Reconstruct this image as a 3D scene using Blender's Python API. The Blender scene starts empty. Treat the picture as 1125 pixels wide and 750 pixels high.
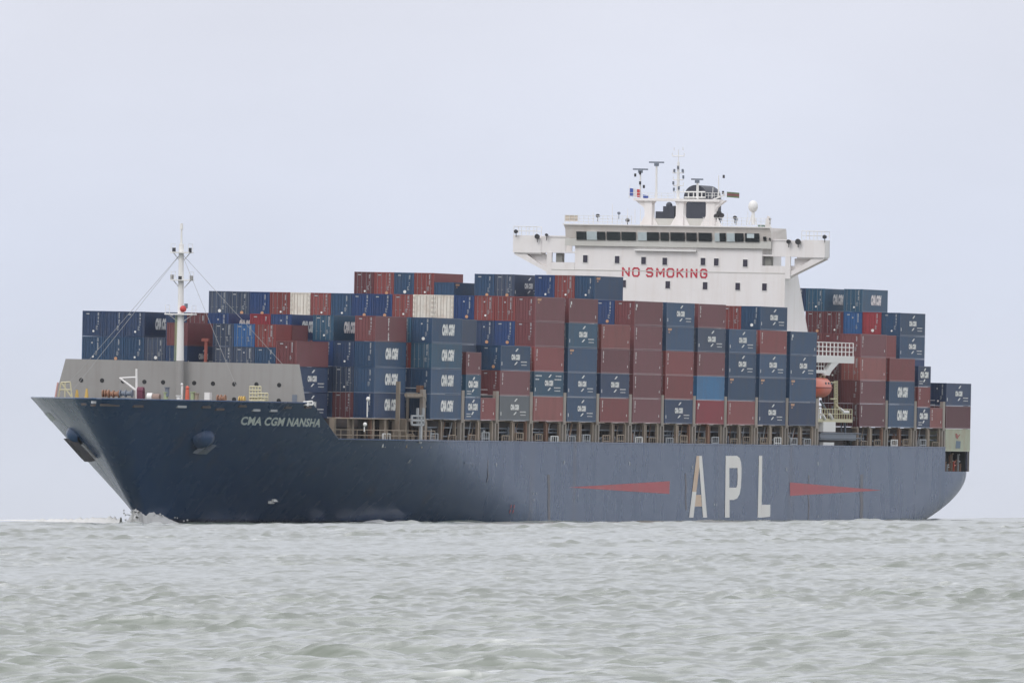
import bpy, bmesh, math, random
import numpy as np
from mathutils import Vector, Matrix

S = bpy.context.scene
C = S.collection
rnd = random.Random(7)

# ------------------------------------------------------------------ camera
EYE = 1.2                      # metres above the water
FPX = 18624.4                  # focal length in pixels of a 1125 px wide picture
ROLL = 0.0037
HORIZ = 559.3                  # row of the true horizontal
EARTH = 6.371e6
cam_d = bpy.data.cameras.new('camera')
cam_d.sensor_width = 36.0
cam_d.sensor_fit = 'HORIZONTAL'
cam_d.lens = 36.0 * FPX / 1125.0
cam_d.clip_start = 1.0
cam_d.clip_end = 60000.0
cam = bpy.data.objects.new('camera', cam_d)
C.objects.link(cam)
pitch = math.atan((HORIZ - 375.0) / FPX)
cam.matrix_world = (Matrix.Translation((0, 0, EYE)) @ Matrix.Rotation(math.pi / 2 + pitch, 4, 'X')
                    @ Matrix.Rotation(-ROLL, 4, 'Z'))
S.camera = cam

# ------------------------------------------------------------------ sky, sun, exposure
SUN_EL, SUN_AZ = math.radians(48), math.radians(215)     # overcast, brighter behind the camera
world = bpy.data.worlds.new('World')
S.world = world
world.use_nodes = True
nt = world.node_tree
bg = nt.nodes['Background']
sky = nt.nodes.new('ShaderNodeTexSky')
sky.sky_type = 'NISHITA'
sky.sun_disc = False
sky.sun_elevation = SUN_EL
sky.sun_rotation = SUN_AZ
sky.dust_density = 4.0
sky.air_density = 1.0
hs = nt.nodes.new('ShaderNodeHueSaturation')
hs.inputs['Saturation'].default_value = 0.35
nt.links.new(sky.outputs['Color'], hs.inputs['Color'])
tc = nt.nodes.new('ShaderNodeTexCoord')
sep = nt.nodes.new('ShaderNodeSeparateXYZ')
nt.links.new(tc.outputs['Generated'], sep.inputs[0])
ramp = nt.nodes.new('ShaderNodeValToRGB')              # cloud deck: duller at the horizon, brighter overhead
cr = ramp.color_ramp
cr.elements[0].position = 0.0
cr.elements[0].color = (0.70, 0.735, 0.83, 1)
cr.elements[1].position = 1.0
cr.elements[1].color = (1.2, 1.21, 1.27, 1)
e = cr.elements.new(0.014)
e.color = (0.73, 0.782, 0.92, 1)
e = cr.elements.new(0.031)
e.color = (0.76, 0.785, 0.885, 1)
e = cr.elements.new(0.25)
e.color = (1.02, 1.03, 1.09, 1)
nt.links.new(sep.outputs['Z'], ramp.inputs[0])
mpn = nt.nodes.new('ShaderNodeMapping')
mpn.inputs['Scale'].default_value = (26, 26, 60)
nt.links.new(tc.outputs['Generated'], mpn.inputs[0])
nz = nt.nodes.new('ShaderNodeTexNoise')
nz.inputs['Scale'].default_value = 1.0
nz.inputs['Detail'].default_value = 4.0
nt.links.new(mpn.outputs[0], nz.inputs['Vector'])
nmap = nt.nodes.new('ShaderNodeMapRange')
nmap.inputs['From Min'].default_value = 0.3
nmap.inputs['From Max'].default_value = 0.7
nmap.inputs['To Min'].default_value = 0.95
nmap.inputs['To Max'].default_value = 1.045
nt.links.new(nz.outputs['Fac'], nmap.inputs['Value'])
vm = nt.nodes.new('ShaderNodeVectorMath')
vm.operation = 'SCALE'
nt.links.new(ramp.outputs['Color'], vm.inputs[0])
nt.links.new(nmap.outputs[0], vm.inputs['Scale'])
vm2 = nt.nodes.new('ShaderNodeVectorMath')
vm2.operation = 'SCALE'
vm2.inputs['Scale'].default_value = 10.0
nt.links.new(vm.outputs[0], vm2.inputs[0])
mx = nt.nodes.new('ShaderNodeMix')
mx.data_type = 'RGBA'
mx.inputs['Factor'].default_value = 0.88
nt.links.new(hs.outputs['Color'], mx.inputs[6])
nt.links.new(vm2.outputs[0], mx.inputs[7])
nt.links.new(mx.outputs[2], bg.inputs['Color'])
bg.inputs['Strength'].default_value = 0.1

sun_d = bpy.data.lights.new('sun', 'SUN')
sun_d.energy = 0.9
sun_d.angle = math.radians(25)
sun_d.color = (1.0, 0.96, 0.92)
sun = bpy.data.objects.new('sun', sun_d)
C.objects.link(sun)
# light arrives from behind the camera, a little to the left
sdir = Vector((math.sin(SUN_AZ) * math.cos(SUN_EL), math.cos(SUN_AZ) * math.cos(SUN_EL), math.sin(SUN_EL)))
sun.rotation_euler = sdir.to_track_quat('Z', 'Y').to_euler()

S.view_settings.view_transform = 'Standard'
S.view_settings.look = 'None'
S.view_settings.gamma = 1.0
S.view_settings.use_curve_mapping = False
S.view_settings.exposure = 0.12
S.cycles.max_bounces = 6
S.cycles.volume_bounces = 0

# ------------------------------------------------------------------ ship frame
# u = metres aft of the third bay, v = metres to port, w = metres above the waterline
AZ = math.radians(16.288)
PITCH = 13.987
HOUSE_GAP = 18.976
HEEL, TRIM = 0.024, 0.001
ORI = Vector((-9.546 - 19.9 * math.cos(AZ), 1925.48 + 19.9 * math.sin(AZ), -0.29))
_fw = Vector((-math.sin(AZ), -math.cos(AZ), 0))
_pt = Vector((math.cos(AZ), -math.sin(AZ), 0))
_up = Vector((0, 0, 1))
_pt2 = _pt * math.cos(HEEL) - _up * math.sin(HEEL)
_up2 = _up * math.cos(HEEL) + _pt * math.sin(HEEL)
FW = _fw * math.cos(TRIM) + _up2 * math.sin(TRIM)
UP = _up2 * math.cos(TRIM) - _fw * math.sin(TRIM)
PT = _pt2
SHIP_M = Matrix(((FW.x, PT.x, UP.x, ORI.x), (FW.y, PT.y, UP.y, ORI.y), (FW.z, PT.z, UP.z, ORI.z), (0, 0, 0, 1)))

def bay_u(i):
    return (i - 3) * PITCH + (HOUSE_GAP if i > 14 else 0.0)

def vw(px, py, u):
    """the (v, w) on the cross-section u of the ship that the photograph shows at px, py"""
    yd = py + (px - 562.5) * ROLL
    v, w = 0.0, 10.0
    for _ in range(25):
        p = SHIP_M @ Vector((-u, v, w))
        s = FPX / p.y
        v += ((px - 562.5) - FPX * p.x / p.y) / s / math.cos(AZ)
        w -= (yd - (HORIZ + FPX * (EYE - p.z) / p.y)) / s
    return v, w

def uw(px, py, v):
    """the (u, w) on the fore-and-aft plane v of the ship"""
    yd = py + (px - 562.5) * ROLL
    u, w = 0.0, 10.0
    for _ in range(60):
        p = SHIP_M @ Vector((-u, v, w))
        s = FPX / p.y
        u += ((px - 562.5) - FPX * p.x / p.y) / s / 0.25
        w -= (yd - (HORIZ + FPX * (EYE - p.z) / p.y)) / s
    return u, w

# ------------------------------------------------------------------ materials
MATS = {}

def material(name, col, rough=0.5, spec=0.5, metal=0.0, dirt=0.0, dirt_col=(0.12, 0.06, 0.035), dirt_scale=0.25,
             streak=0.0, vary=0.0, fade=0.0):
    """painted or bare surface: noise stains, rust running down, a little colour change from thing to thing"""
    if name in MATS:
        return MATS[name]
    m = bpy.data.materials.new(name)
    m.use_nodes = True
    n = m.node_tree
    b = n.nodes['Principled BSDF']
    b.inputs['Base Color'].default_value = (*col, 1)
    b.inputs['Roughness'].default_value = rough
    b.inputs['Specular IOR Level'].default_value = spec
    b.inputs['Metallic'].default_value = metal
    cur = None
    def mix(fac, c2, a=None):
        k = n.nodes.new('ShaderNodeMix')
        k.data_type = 'RGBA'
        n.links.new(fac, k.inputs[0])
        if cur is None:
            k.inputs[6].default_value = (*col, 1)
        else:
            n.links.new(cur, k.inputs[6])
        k.inputs[7].default_value = (*c2, 1)
        return k.outputs[2]
    tcn = n.nodes.new('ShaderNodeTexCoord')
    oi = n.nodes.new('ShaderNodeObjectInfo')
    add = n.nodes.new('ShaderNodeVectorMath')
    sc = n.nodes.new('ShaderNodeVectorMath')
    sc.operation = 'SCALE'
    sc.inputs['Scale'].default_value = 1.0
    cmb = n.nodes.new('ShaderNodeCombineXYZ')
    mul = n.nodes.new('ShaderNodeMath')
    mul.operation = 'MULTIPLY'
    mul.inputs[1].default_value = 371.0
    n.links.new(oi.outputs['Random'], mul.inputs[0])
    for k in range(3):
        n.links.new(mul.outputs[0], cmb.inputs[k])
    n.links.new(tcn.outputs['Object'], add.inputs[0])
    n.links.new(cmb.outputs[0], add.inputs[1])
    if fade:
        mr = n.nodes.new('ShaderNodeMapRange')
        mr.inputs['To Max'].default_value = fade
        n.links.new(oi.outputs['Random'], mr.inputs['Value'])
        g = sum(col) / 3 * 1.5 + 0.03
        cur = mix(mr.outputs[0], (g, g, g * 1.03))
    for amt, scl in ((dirt, (dirt_scale,) * 3), (streak, (0.9, 0.9, 0.05))):
        if not amt:
            continue
        mp = n.nodes.new('ShaderNodeMapping')
        mp.inputs['Scale'].default_value = scl
        n.links.new(add.outputs[0], mp.inputs[0])
        t = n.nodes.new('ShaderNodeTexNoise')
        t.inputs['Scale'].default_value = 1.0
        t.inputs['Detail'].default_value = 5.0
        t.inputs['Roughness'].default_value = 0.65
        n.links.new(mp.outputs[0], t.inputs['Vector'])
        mr = n.nodes.new('ShaderNodeMapRange')
        mr.inputs['From Min'].default_value = 0.48
        mr.inputs['From Max'].default_value = 0.75
        mr.inputs['To Max'].default_value = amt
        n.links.new(t.outputs['Fac'], mr.inputs['Value'])
        cur = mix(mr.outputs[0], dirt_col)
    if vary:
        hsv = n.nodes.new('ShaderNodeHueSaturation')
        mr = n.nodes.new('ShaderNodeMapRange')
        mr.inputs['To Min'].default_value = 1 - vary
        mr.inputs['To Max'].default_value = 1 + vary
        n.links.new(oi.outputs['Random'], mr.inputs['Value'])
        n.links.new(mr.outputs[0], hsv.inputs['Value'])
        if cur is None:
            hsv.inputs['Color'].default_value = (*col, 1)
        else:
            n.links.new(cur, hsv.inputs['Color'])
        cur = hsv.outputs[0]
    if cur is not None:
        n.links.new(cur, b.inputs['Base Color'])
    MATS[name] = m
    return m

WHITE = material('white_paint', (0.82, 0.795, 0.785), 0.45, dirt=0.16, dirt_col=(0.52, 0.42, 0.33), dirt_scale=0.16, streak=0.2)
WHITE_CLEAN = material('clean_white_paint', (0.80, 0.79, 0.77), 0.5)
GREY_BAND = material('grey_panel_paint', (0.58, 0.575, 0.54), 0.5, dirt=0.2, dirt_col=(0.4, 0.36, 0.3), streak=0.2)
GREY = material('grey_plate_paint', (0.32, 0.312, 0.30), 0.55, dirt=0.25, dirt_col=(0.22, 0.2, 0.18), streak=0.42)
BEIGE = material('buff_steel_paint', (0.33, 0.27, 0.21), 0.6, dirt=0.6, dirt_col=(0.22, 0.12, 0.075), dirt_scale=0.5, vary=0.2)
RUSTY = material('rusty_steel', (0.26, 0.14, 0.09), 0.75, dirt=0.5, dirt_col=(0.10, 0.05, 0.035), dirt_scale=0.6, vary=0.25)
DARK = material('dark_steel', (0.035, 0.036, 0.042), 0.7, dirt=0.4, dirt_col=(0.08, 0.055, 0.045), dirt_scale=0.8)
HATCH = material('hatch_side_paint', (0.085, 0.075, 0.075), 0.7, dirt=0.7, dirt_col=(0.15, 0.085, 0.06), dirt_scale=0.6)
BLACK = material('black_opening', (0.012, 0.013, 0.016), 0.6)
GLASS = material('dark_window_glass', (0.02, 0.027, 0.032), 0.08, 0.6)
CURTAIN = material('curtained_window', (0.52, 0.6, 0.62), 0.3, dirt=0.4, dirt_col=(0.3, 0.36, 0.37), dirt_scale=1.6)
RED_LETTER = material('red_lettering', (0.50, 0.035, 0.06), 0.5)
HULL_RED = material('faded_red_paint', (0.46, 0.085, 0.10), 0.5, dirt=0.5, dirt_col=(0.35, 0.12, 0.12), streak=0.3)
HAZE_DENSITY = 1.6e-5
HULL_WHITE = material('hull_white_lettering', (0.86, 0.85, 0.81), 0.5, dirt=0.2, dirt_col=(0.6, 0.5, 0.42), dirt_scale=0.3)
HULL_RUSTW = material('rust_washed_white_lettering', (0.68, 0.50, 0.36), 0.55, dirt=0.9, dirt_col=(0.70, 0.60, 0.50), dirt_scale=0.35)
MARK = material('white_marking', (0.80, 0.80, 0.78), 0.55)
MARK_DIM = material('worn_white_marking', (0.42, 0.44, 0.46), 0.6)
MARK_ORANGE = material('orange_sticker', (0.55, 0.30, 0.17), 0.5)
NAME_WHITE = material('bow_name_paint', (0.72, 0.77, 0.76), 0.55, dirt=0.5, dirt_col=(0.16, 0.2, 0.25), dirt_scale=0.9)
NAME_BLUE = material('bow_name_outline', (0.03, 0.10, 0.24), 0.5)
YELLOW = material('yellow_paint', (0.60, 0.40, 0.10), 0.5, dirt=0.3)
PALE_YELLOW = material('cream_yellow_paint', (0.58, 0.54, 0.36), 0.5, dirt=0.3, dirt_col=(0.4, 0.3, 0.15))
ORANGE = material('orange_gelcoat', (0.66, 0.13, 0.075), 0.4, dirt=0.25, dirt_col=(0.4, 0.12, 0.1))
RED = material('red_paint', (0.55, 0.05, 0.05), 0.45)
MAROON_GEAR = material('maroon_gear', (0.14, 0.03, 0.06), 0.6)
GREENISH = material('lime_paint', (0.36, 0.42, 0.24), 0.5)
BLUEGREY = material('blue_grey_paint', (0.16, 0.19, 0.24), 0.55, dirt=0.3)
FUNNEL = material('funnel_paint', (0.05, 0.055, 0.075), 0.6)
WIRE = material('stay_wire', (0.36, 0.36, 0.36), 0.5)
FOAMM = material('foam', (0.82, 0.82, 0.81), 0.9, 0.2, dirt=0.5, dirt_col=(0.5, 0.52, 0.48), dirt_scale=0.6)
FLAG_BLUE = material('flag_blue', (0.05, 0.10, 0.38), 0.8)
FLAG_WHITE = material('flag_white', (0.75, 0.75, 0.76), 0.8)
FLAG_RED = material('flag_red', (0.5, 0.06, 0.06), 0.8)
FLAG_DULLRED = material('flag_dull_red', (0.22, 0.09, 0.09), 0.8)
FLAG_GREEN = material('flag_green', (0.12, 0.17, 0.09), 0.8)

# ------------------------------------------------------------------ mesh helpers (all take ship u, v, w)
def cv(p):
    return (-p[0], p[1], p[2])

class MB:
    """collects simple solids into one mesh; coordinates (u, v, w) unless raw"""
    def __init__(self, raw=False):
        self.v, self.f, self.raw = [], [], raw
    def pts(self, ps):
        o = len(self.v)
        self.v += [tuple(p) if self.raw else cv(p) for p in ps]
        return o
    def box(self, a, b):
        (x0, y0, z0), (x1, y1, z1) = a, b
        o = self.pts([(x, y, z) for x in (x0, x1) for y in (y0, y1) for z in (z0, z1)])
        for q in ((0, 1, 3, 2), (4, 6, 7, 5), (0, 4, 5, 1), (2, 3, 7, 6), (0, 2, 6, 4), (1, 5, 7, 3)):
            self.f.append([o + k for k in q])
        return self
    def prism(self, poly, off):
        """closed polygon extruded by the vector off"""
        n = len(poly)
        o = self.pts(list(poly) + [tuple(p[k] + off[k] for k in range(3)) for p in poly])
        self.f.append([o + k for k in range(n)])
        self.f.append([o + n + k for k in range(n)][::-1])
        for k in range(n):
            j = (k + 1) % n
            self.f.append([o + k, o + j, o + n + j, o + n + k])
        return self
    def face(self, poly):
        o = self.pts(poly)
        self.f.append(list(range(o, o + len(poly))))
        return self
    def tube(self, a, b, r, r2=None, n=8, cap=True):
        a, b = Vector(a), Vector(b)
        r2 = r if r2 is None else r2
        d = (b - a).normalized()
        x = d.orthogonal().normalized()
        y = d.cross(x)
        ps = [a + (x * math.cos(t) + y * math.sin(t)) * r for t in [2 * math.pi * k / n for k in range(n)]]
        ps += [b + (x * math.cos(t) + y * math.sin(t)) * r2 for t in [2 * math.pi * k / n for k in range(n)]]
        o = self.pts(ps)
        for k in range(n):
            j = (k + 1) % n
            self.f.append([o + k, o + j, o + n + j, o + n + k])
        if cap:
            self.f.append([o + k for k in range(n)][::-1])
            self.f.append([o + n + k for k in range(n)])
        return self
    def path(self, ps, r, n=6):
        for a, b in zip(ps[:-1], ps[1:]):
            self.tube(a, b, r, n=n)
        return self
    def ball(self, c, r, n=12, m=8, sz=1.0):
        ps = []
        for i in range(1, m):
            t = math.pi * i / m
            for k in range(n):
                p = 2 * math.pi * k / n
                ps.append((c[0] + r * math.sin(t) * math.cos(p), c[1] + r * math.sin(t) * math.sin(p), c[2] + r * sz * math.cos(t)))
        ps += [(c[0], c[1], c[2] + r * sz), (c[0], c[1], c[2] - r * sz)]
        o = self.pts(ps)
        for i in range(m - 2):
            for k in range(n):
                j = (k + 1) % n
                self.f.append([o + i * n + k, o + i * n + j, o + (i + 1) * n + j, o + (i + 1) * n + k])
        top, bot = o + (m - 1) * n, o + (m - 1) * n + 1
        for k in range(n):
            j = (k + 1) % n
            self.f.append([top, o + j, o + k])
            self.f.append([bot, o + (m - 2) * n + k, o + (m - 2) * n + j])
        return self
    def grid(self, rows):
        """sheet through rows of points"""
        n = len(rows[0])
        o = self.pts([p for r in rows for p in r])
        for i in range(len(rows) - 1):
            for k in range(n - 1):
                self.f.append([o + i * n + k, o + i * n + k + 1, o + (i + 1) * n + k + 1, o + (i + 1) * n + k])
        return self
    def mesh(self, name, mat=None, smooth=False, norm=True):
        me = bpy.data.meshes.new(name)
        me.from_pydata(self.v, [], self.f)
        if norm:
            b = bmesh.new()
            b.from_mesh(me)
            bmesh.ops.recalc_face_normals(b, faces=b.faces)
            b.to_mesh(me)
            b.free()
        if mat:
            me.materials.append(mat)
        if smooth:
            me.polygons.foreach_set('use_smooth', [True] * len(me.polygons))
        me.update()
        return me
    def build(self, name, mat, parent, smooth=False, norm=True):
        o = bpy.data.objects.new(name, self.mesh(name, mat, smooth, norm))
        C.objects.link(o)
        o.parent = parent
        return o

def tag(o, label=None, cat=None, group=None, kind=None):
    if label: o['label'] = label
    if cat: o['category'] = cat
    if group: o['group'] = group
    if kind: o['kind'] = kind
    return o

def empty(name, mat=None):
    o = bpy.data.objects.new(name, None)
    o.empty_display_size = 0.5
    C.objects.link(o)
    if mat is not None:
        o.matrix_world = mat
    return o

def ship_at(u, v, w):
    return SHIP_M @ Matrix.Translation((-u, v, w))

TEXTS = {}

def text2d(s, size=1.0, shear=0.0, space=1.0, bold=0.0):
    """flat outlines of a piece of writing: list of points and faces, left edge at 0, base at 0"""
    key = (s, size, shear, space, bold)
    if key in TEXTS:
        return TEXTS[key]
    cu = bpy.data.curves.new('writing', 'FONT')
    cu.body = s
    cu.size = size
    cu.shear = shear
    cu.space_character = space
    cu.offset = bold
    cu.resolution_u = 3
    o = bpy.data.objects.new('writing', cu)
    C.objects.link(o)
    bpy.context.view_layer.update()
    me = bpy.data.meshes.new_from_object(o.evaluated_get(bpy.context.evaluated_depsgraph_get()))
    pts = [(v.co.x, v.co.y) for v in me.vertices]
    fs = [list(p.vertices) for p in me.polygons]
    bpy.data.objects.remove(o)
    bpy.data.curves.remove(cu)
    bpy.data.meshes.remove(me)
    x0 = min(p[0] for p in pts)
    y0 = min(p[1] for p in pts)
    pts = [(p[0] - x0, p[1] - y0) for p in pts]
    TEXTS[key] = (pts, fs)
    return TEXTS[key]

def text_fit(s, wid, hei, **k):
    pts, fs = text2d(s, **k)
    sx = wid / max(p[0] for p in pts)
    sy = hei / max(p[1] for p in pts)
    return [(p[0] * sx, p[1] * sy) for p in pts], fs

# ------------------------------------------------------------------ water: one sheet out past the horizon
def build_water():
    rad = [1.0, 6, 14, 24, 34, 44]
    d = 52.0
    while d < 2600:
        rad.append(d)
        d *= 1.0 + 0.0011 * (1 if d < 500 else 1.25)
    while d < 9500:
        rad.append(d)
        d *= 1.006
    rad = np.array(rad)
    half = math.radians(2.15)
    inner = np.linspace(-half, half, 560)
    dth = inner[1] - inner[0]
    out = []
    t, st = half, dth
    while t < math.pi - 0.05:
        st = min(st * 1.22, 0.12)
        t += st
        out.append(min(t, math.pi - 0.001))
    th = np.concatenate([-np.array(out[::-1]), inner, np.array(out)])
    dr = np.gradient(rad)
    dt = np.gradient(th)
    Rr, T = np.meshgrid(rad, th, indexing='ij')
    X = Rr * np.sin(T)
    Y = Rr * np.cos(T)
    Z = np.zeros_like(X)
    ZL = np.zeros_like(X)
    patch = np.zeros_like(X)
    g = np.random.default_rng(11)
    n = 130
    lam = np.exp(np.linspace(np.log(0.26), np.log(15.0), n))
    for l in lam:
        ang = math.radians(205) + g.normal(0, 0.40 if l > 1.6 else 0.75)         # travelling towards the beach, spread wide
        k = 2 * math.pi / l
        sl = 0.041 * l ** (-0.05 if l < 1 else -0.92) * g.uniform(0.55, 1.35)
        A = sl / k
        ph = g.uniform(0, 6.28)
        wr = np.clip((l / dr - 0.4) / 0.6, 0, 1)
        wt = np.clip((l / (rad[:, None] * dt[None, :]) - 1.6) / 1.6, 0, 1)
        q = k * (X * math.sin(ang) + Y * math.cos(ang)) + ph
        wv = np.cos(q) + 0.30 * np.cos(2 * q)
        if l < 1.3:
            Z += A * (wr[:, None] * wt) * wv
        else:
            ZL += A * (wr[:, None] * wt) * wv
    for j in range(14):                                   # waves come in groups with slacker water between
        l = g.uniform(7, 42)
        a_ = g.uniform(0, 6.28)
        patch += np.cos(2 * math.pi / l * (X * math.sin(a_) + 0.45 * Y * math.cos(a_)) + g.uniform(0, 6.28))
    patch = np.clip(patch / math.sqrt(7.0) * 0.5 + 0.42, 0, 1.6)
    Z = Z * (0.98 + 0.45 * patch) + ZL * (0.26 + 0.60 * patch ** 1.6)
    # gusts: patches of calmer and rougher water
    gust = 1.0 + 0.35 * np.sin(X / 23.0 + 1.3 * np.sin(Y / 61.0)) * np.sin(Y / 47.0 + 0.7)
    far = np.clip((Rr - 260.0) / 900.0, 0, 1)
    Z *= gust * (0.64 + 1.05 * far * far * (3 - 2 * far))
    Z = np.where(Z > 0, Z * 1.15, Z * 0.85)
    sd = np.sqrt((Z * Z).mean(axis=1, keepdims=True)) + 1e-4
    crest = np.clip((Z / sd - 1.75) / 0.9, 0, 1) * np.clip((np.gradient(Z, axis=1) / (rad[:, None] * dt[None, :]) + 0.16) / 0.25, 0, 1)
    crest *= 0.35 + 0.65 * (np.sin(X * 7.3 + 3 * np.sin(Y * 1.9)) * np.sin(Y * 5.1 + 2 * np.sin(X * 3.7)) > -0.1)
    crest *= 0.75 * np.clip(np.sin(X * 0.9 + 2 * np.sin(Y * 0.07)) * np.sin(Y * 0.11 + 1.0) - 0.45, 0, 1) * 1.6
    Z -= (X * X + Y * Y) / (2 * EARTH)
    nr, nc = X.shape
    co = np.stack([X, Y, Z], -1).reshape(-1, 3).astype(np.float32)
    i = np.arange(nr - 1)[:, None] * nc + np.arange(nc - 1)[None, :]
    quads = np.stack([i, i + 1, i + nc + 1, i + nc], -1).reshape(-1, 4).astype(np.int32)
    quads = quads[:, ::-1]
    me = bpy.data.meshes.new('water')
    me.vertices.add(len(co))
    me.vertices.foreach_set('co', co.ravel())
    me.loops.add(quads.size)
    me.loops.foreach_set('vertex_index', np.ascontiguousarray(quads).ravel())
    me.polygons.add(len(quads))
    me.polygons.foreach_set('loop_start', np.arange(0, quads.size, 4, dtype=np.int32))
    me.polygons.foreach_set('loop_total', np.full(len(quads), 4, dtype=np.int32))
    me.polygons.foreach_set('use_smooth', np.ones(len(quads), dtype=bool))
    at = me.attributes.new('crest', 'FLOAT', 'POINT')
    at.data.foreach_set('value', crest.ravel().astype(np.float32))
    me.update()
    m = bpy.data.materials.new('estuary_water')
    m.use_nodes = True
    nn = m.node_tree
    b = nn.nodes['Principled BSDF']
    b.inputs['Roughness'].default_value = 0.13
    b.inputs['IOR'].default_value = 1.333
    tcn = nn.nodes.new('ShaderNodeTexCoord')
    t1 = nn.nodes.new('ShaderNodeTexNoise')
    t1.inputs['Scale'].default_value = 0.05
    t1.inputs['Detail'].default_value = 4
    nn.links.new(tcn.outputs['Object'], t1.inputs['Vector'])
    mxx = nn.nodes.new('ShaderNodeMix')
    mxx.data_type = 'RGBA'
    mxx.inputs[6].default_value = (0.128, 0.152, 0.114, 1)
    mxx.inputs[7].default_value = (0.172, 0.195, 0.157, 1)
    nn.links.new(t1.outputs['Fac'], mxx.inputs[0])
    ca = nn.nodes.new('ShaderNodeAttribute')
    ca.attribute_name = 'crest'
    fm = nn.nodes.new('ShaderNodeMix')
    fm.data_type = 'RGBA'
    nn.links.new(ca.outputs['Fac'], fm.inputs[0])
    nn.links.new(mxx.outputs[2], fm.inputs[6])
    fm.inputs[7].default_value = (0.72, 0.74, 0.70, 1)
    nn.links.new(fm.outputs[2], b.inputs['Base Color'])
    t2 = nn.nodes.new('ShaderNodeTexNoise')
    t2.inputs['Scale'].default_value = 3.2
    t2.inputs['Detail'].default_value = 3
    nn.links.new(tcn.outputs['Object'], t2.inputs['Vector'])
    bp = nn.nodes.new('ShaderNodeBump')
    bp.inputs['Strength'].default_value = 0.35
    bp.inputs['Distance'].default_value = 0.06
    nn.links.new(t2.outputs['Fac'], bp.inputs['Height'])
    nn.links.new(bp.outputs[0], b.inputs['Normal'])
    me.materials.append(m)
    o = bpy.data.objects.new('water', me)
    C.objects.link(o)
    tag(o, kind='structure')

build_water()

# ------------------------------------------------------------------ the ship
ship = empty('container_ship', SHIP_M)
tag(ship, 'long dark blue container ship with white bridge and full deck load on grey water', 'ship')

HALF = 19.9
MAIN, FCS, AFTD, BASE = 9.75, 13.75, 6.8, 12.25

def stem_u(w):
    return -44.0 - 18.5 * (max(w, 0.0) / 13.7) ** 0.85 - (0.8 * w if w < 0 else 0)

def tail_u(w):
    if w >= 6.66:
        return 241.2
    t = (6.66 - w) / 6.12
    return 241.2 - 20.8 * t ** 1.9

def breadth(u, w):
    q = min(max(w / 13.7, 0.0), 1.0)
    n, L = 1.5 + 1.0 * q, 92.0 - 35.0 * q
    t = max(u - stem_u(w), 0.0)
    f = 1 - (1 - min(t / L, 1.0)) ** n
    rn = 0.4 + 1.5 * q                       # well rounded stem, fuller towards the deck
    nose = math.sqrt(max(0.0, 1 - (1 - min(t / rn, 1.0)) ** 2))
    te = max(tail_u(w) - u, 0.0)
    La = 4.0 if w > 6.6 else 4.0 + 1.2 * (6.6 - w)
    a = 0.975 + 0.025 * (1 - (1 - min(te / La, 1.0)) ** 2.2)
    return ((HALF - rn) * f + rn * nose) * a

def hull_material():
    m = bpy.data.materials.new('navy_hull_paint')
    m.use_nodes = True
    n = m.node_tree
    b = n.nodes['Principled BSDF']
    b.inputs['Roughness'].default_value = 0.36
    b.inputs['Specular IOR Level'].default_value = 0.42
    tcn = n.nodes.new('ShaderNodeTexCoord')
    base = None
    def noise(scale, detail=5.0, rough=0.6):
        mp = n.nodes.new('ShaderNodeMapping')
        mp.inputs['Scale'].default_value = scale
        n.links.new(tcn.outputs['Object'], mp.inputs[0])
        t = n.nodes.new('ShaderNodeTexNoise')
        t.inputs['Scale'].default_value = 1.0
        t.inputs['Detail'].default_value = detail
        t.inputs['Roughness'].default_value = rough
        n.links.new(mp.outputs[0], t.inputs['Vector'])
        return t.outputs['Fac']
    def rng(x, a, c, lo, hi):
        r = n.nodes.new('ShaderNodeMapRange')
        r.inputs['From Min'].default_value = a
        r.inputs['From Max'].default_value = c
        r.inputs['To Min'].default_value = lo
        r.inputs['To Max'].default_value = hi
        n.links.new(x, r.inputs['Value'])
        return r.outputs[0]
    def mix(fac, c1, c2):
        k = n.nodes.new('ShaderNodeMix')
        k.data_type = 'RGBA'
        n.links.new(fac, k.inputs[0])
        if isinstance(c1, tuple): k.inputs[6].default_value = (*c1, 1)
        else: n.links.new(c1, k.inputs[6])
        k.inputs[7].default_value = (*c2, 1)
        return k.outputs[2]
    c = mix(rng(noise((0.02, 0.02, 0.1)), 0.35, 0.65, 0, 1), (0.015, 0.050, 0.132), (0.021, 0.064, 0.150))
    c = mix(rng(noise((0.5, 0.5, 0.012), 2), 0.5, 0.75, 0, 0.22), c, (0.055, 0.09, 0.125))     # chalky runs from the scuppers
    c = mix(rng(noise((0.21, 0.21, 0.01), 3, 0.6), 0.60, 0.74, 0, 0.35), c, (0.085, 0.06, 0.05))   # rust runs
    # dark weedy band at the waterline
    sp = n.nodes.new('ShaderNodeSeparateXYZ')
    n.links.new(tcn.outputs['Object'], sp.inputs[0])
    c = mix(rng(sp.outputs['Z'], 0.75, 0.35, 0, 0.85), c, (0.022, 0.020, 0.032))
    n.links.new(c, b.inputs['Base Color'])
    n.links.new(rng(noise((0.3, 0.3, 0.1)), 0.3, 0.7, 0.20, 0.32), b.inputs['Roughness'])
    # plates dished between the frames
    t = noise((0.36, 0.36, 0.36), 1.0)
    wv = n.nodes.new('ShaderNodeTexWave')
    wv.wave_type = 'BANDS'
    wv.bands_direction = 'Z'
    wv.inputs['Scale'].default_value = 0.12
    n.links.new(tcn.outputs['Object'], wv.inputs['Vector'])
    ad = n.nodes.new('ShaderNodeMath')
    ad.operation = 'MULTIPLY_ADD'
    ad.inputs[1].default_value = 0.5
    n.links.new(wv.outputs['Fac'], ad.inputs[0])
    n.links.new(t, ad.inputs[2])
    bp = n.nodes.new('ShaderNodeBump')
    bp.inputs['Strength'].default_value = 0.03
    bp.inputs['Distance'].default_value = 0.05
    n.links.new(ad.outputs[0], bp.inputs['Height'])
    n.links.new(bp.outputs[0], b.inputs['Normal'])
    return m

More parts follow.
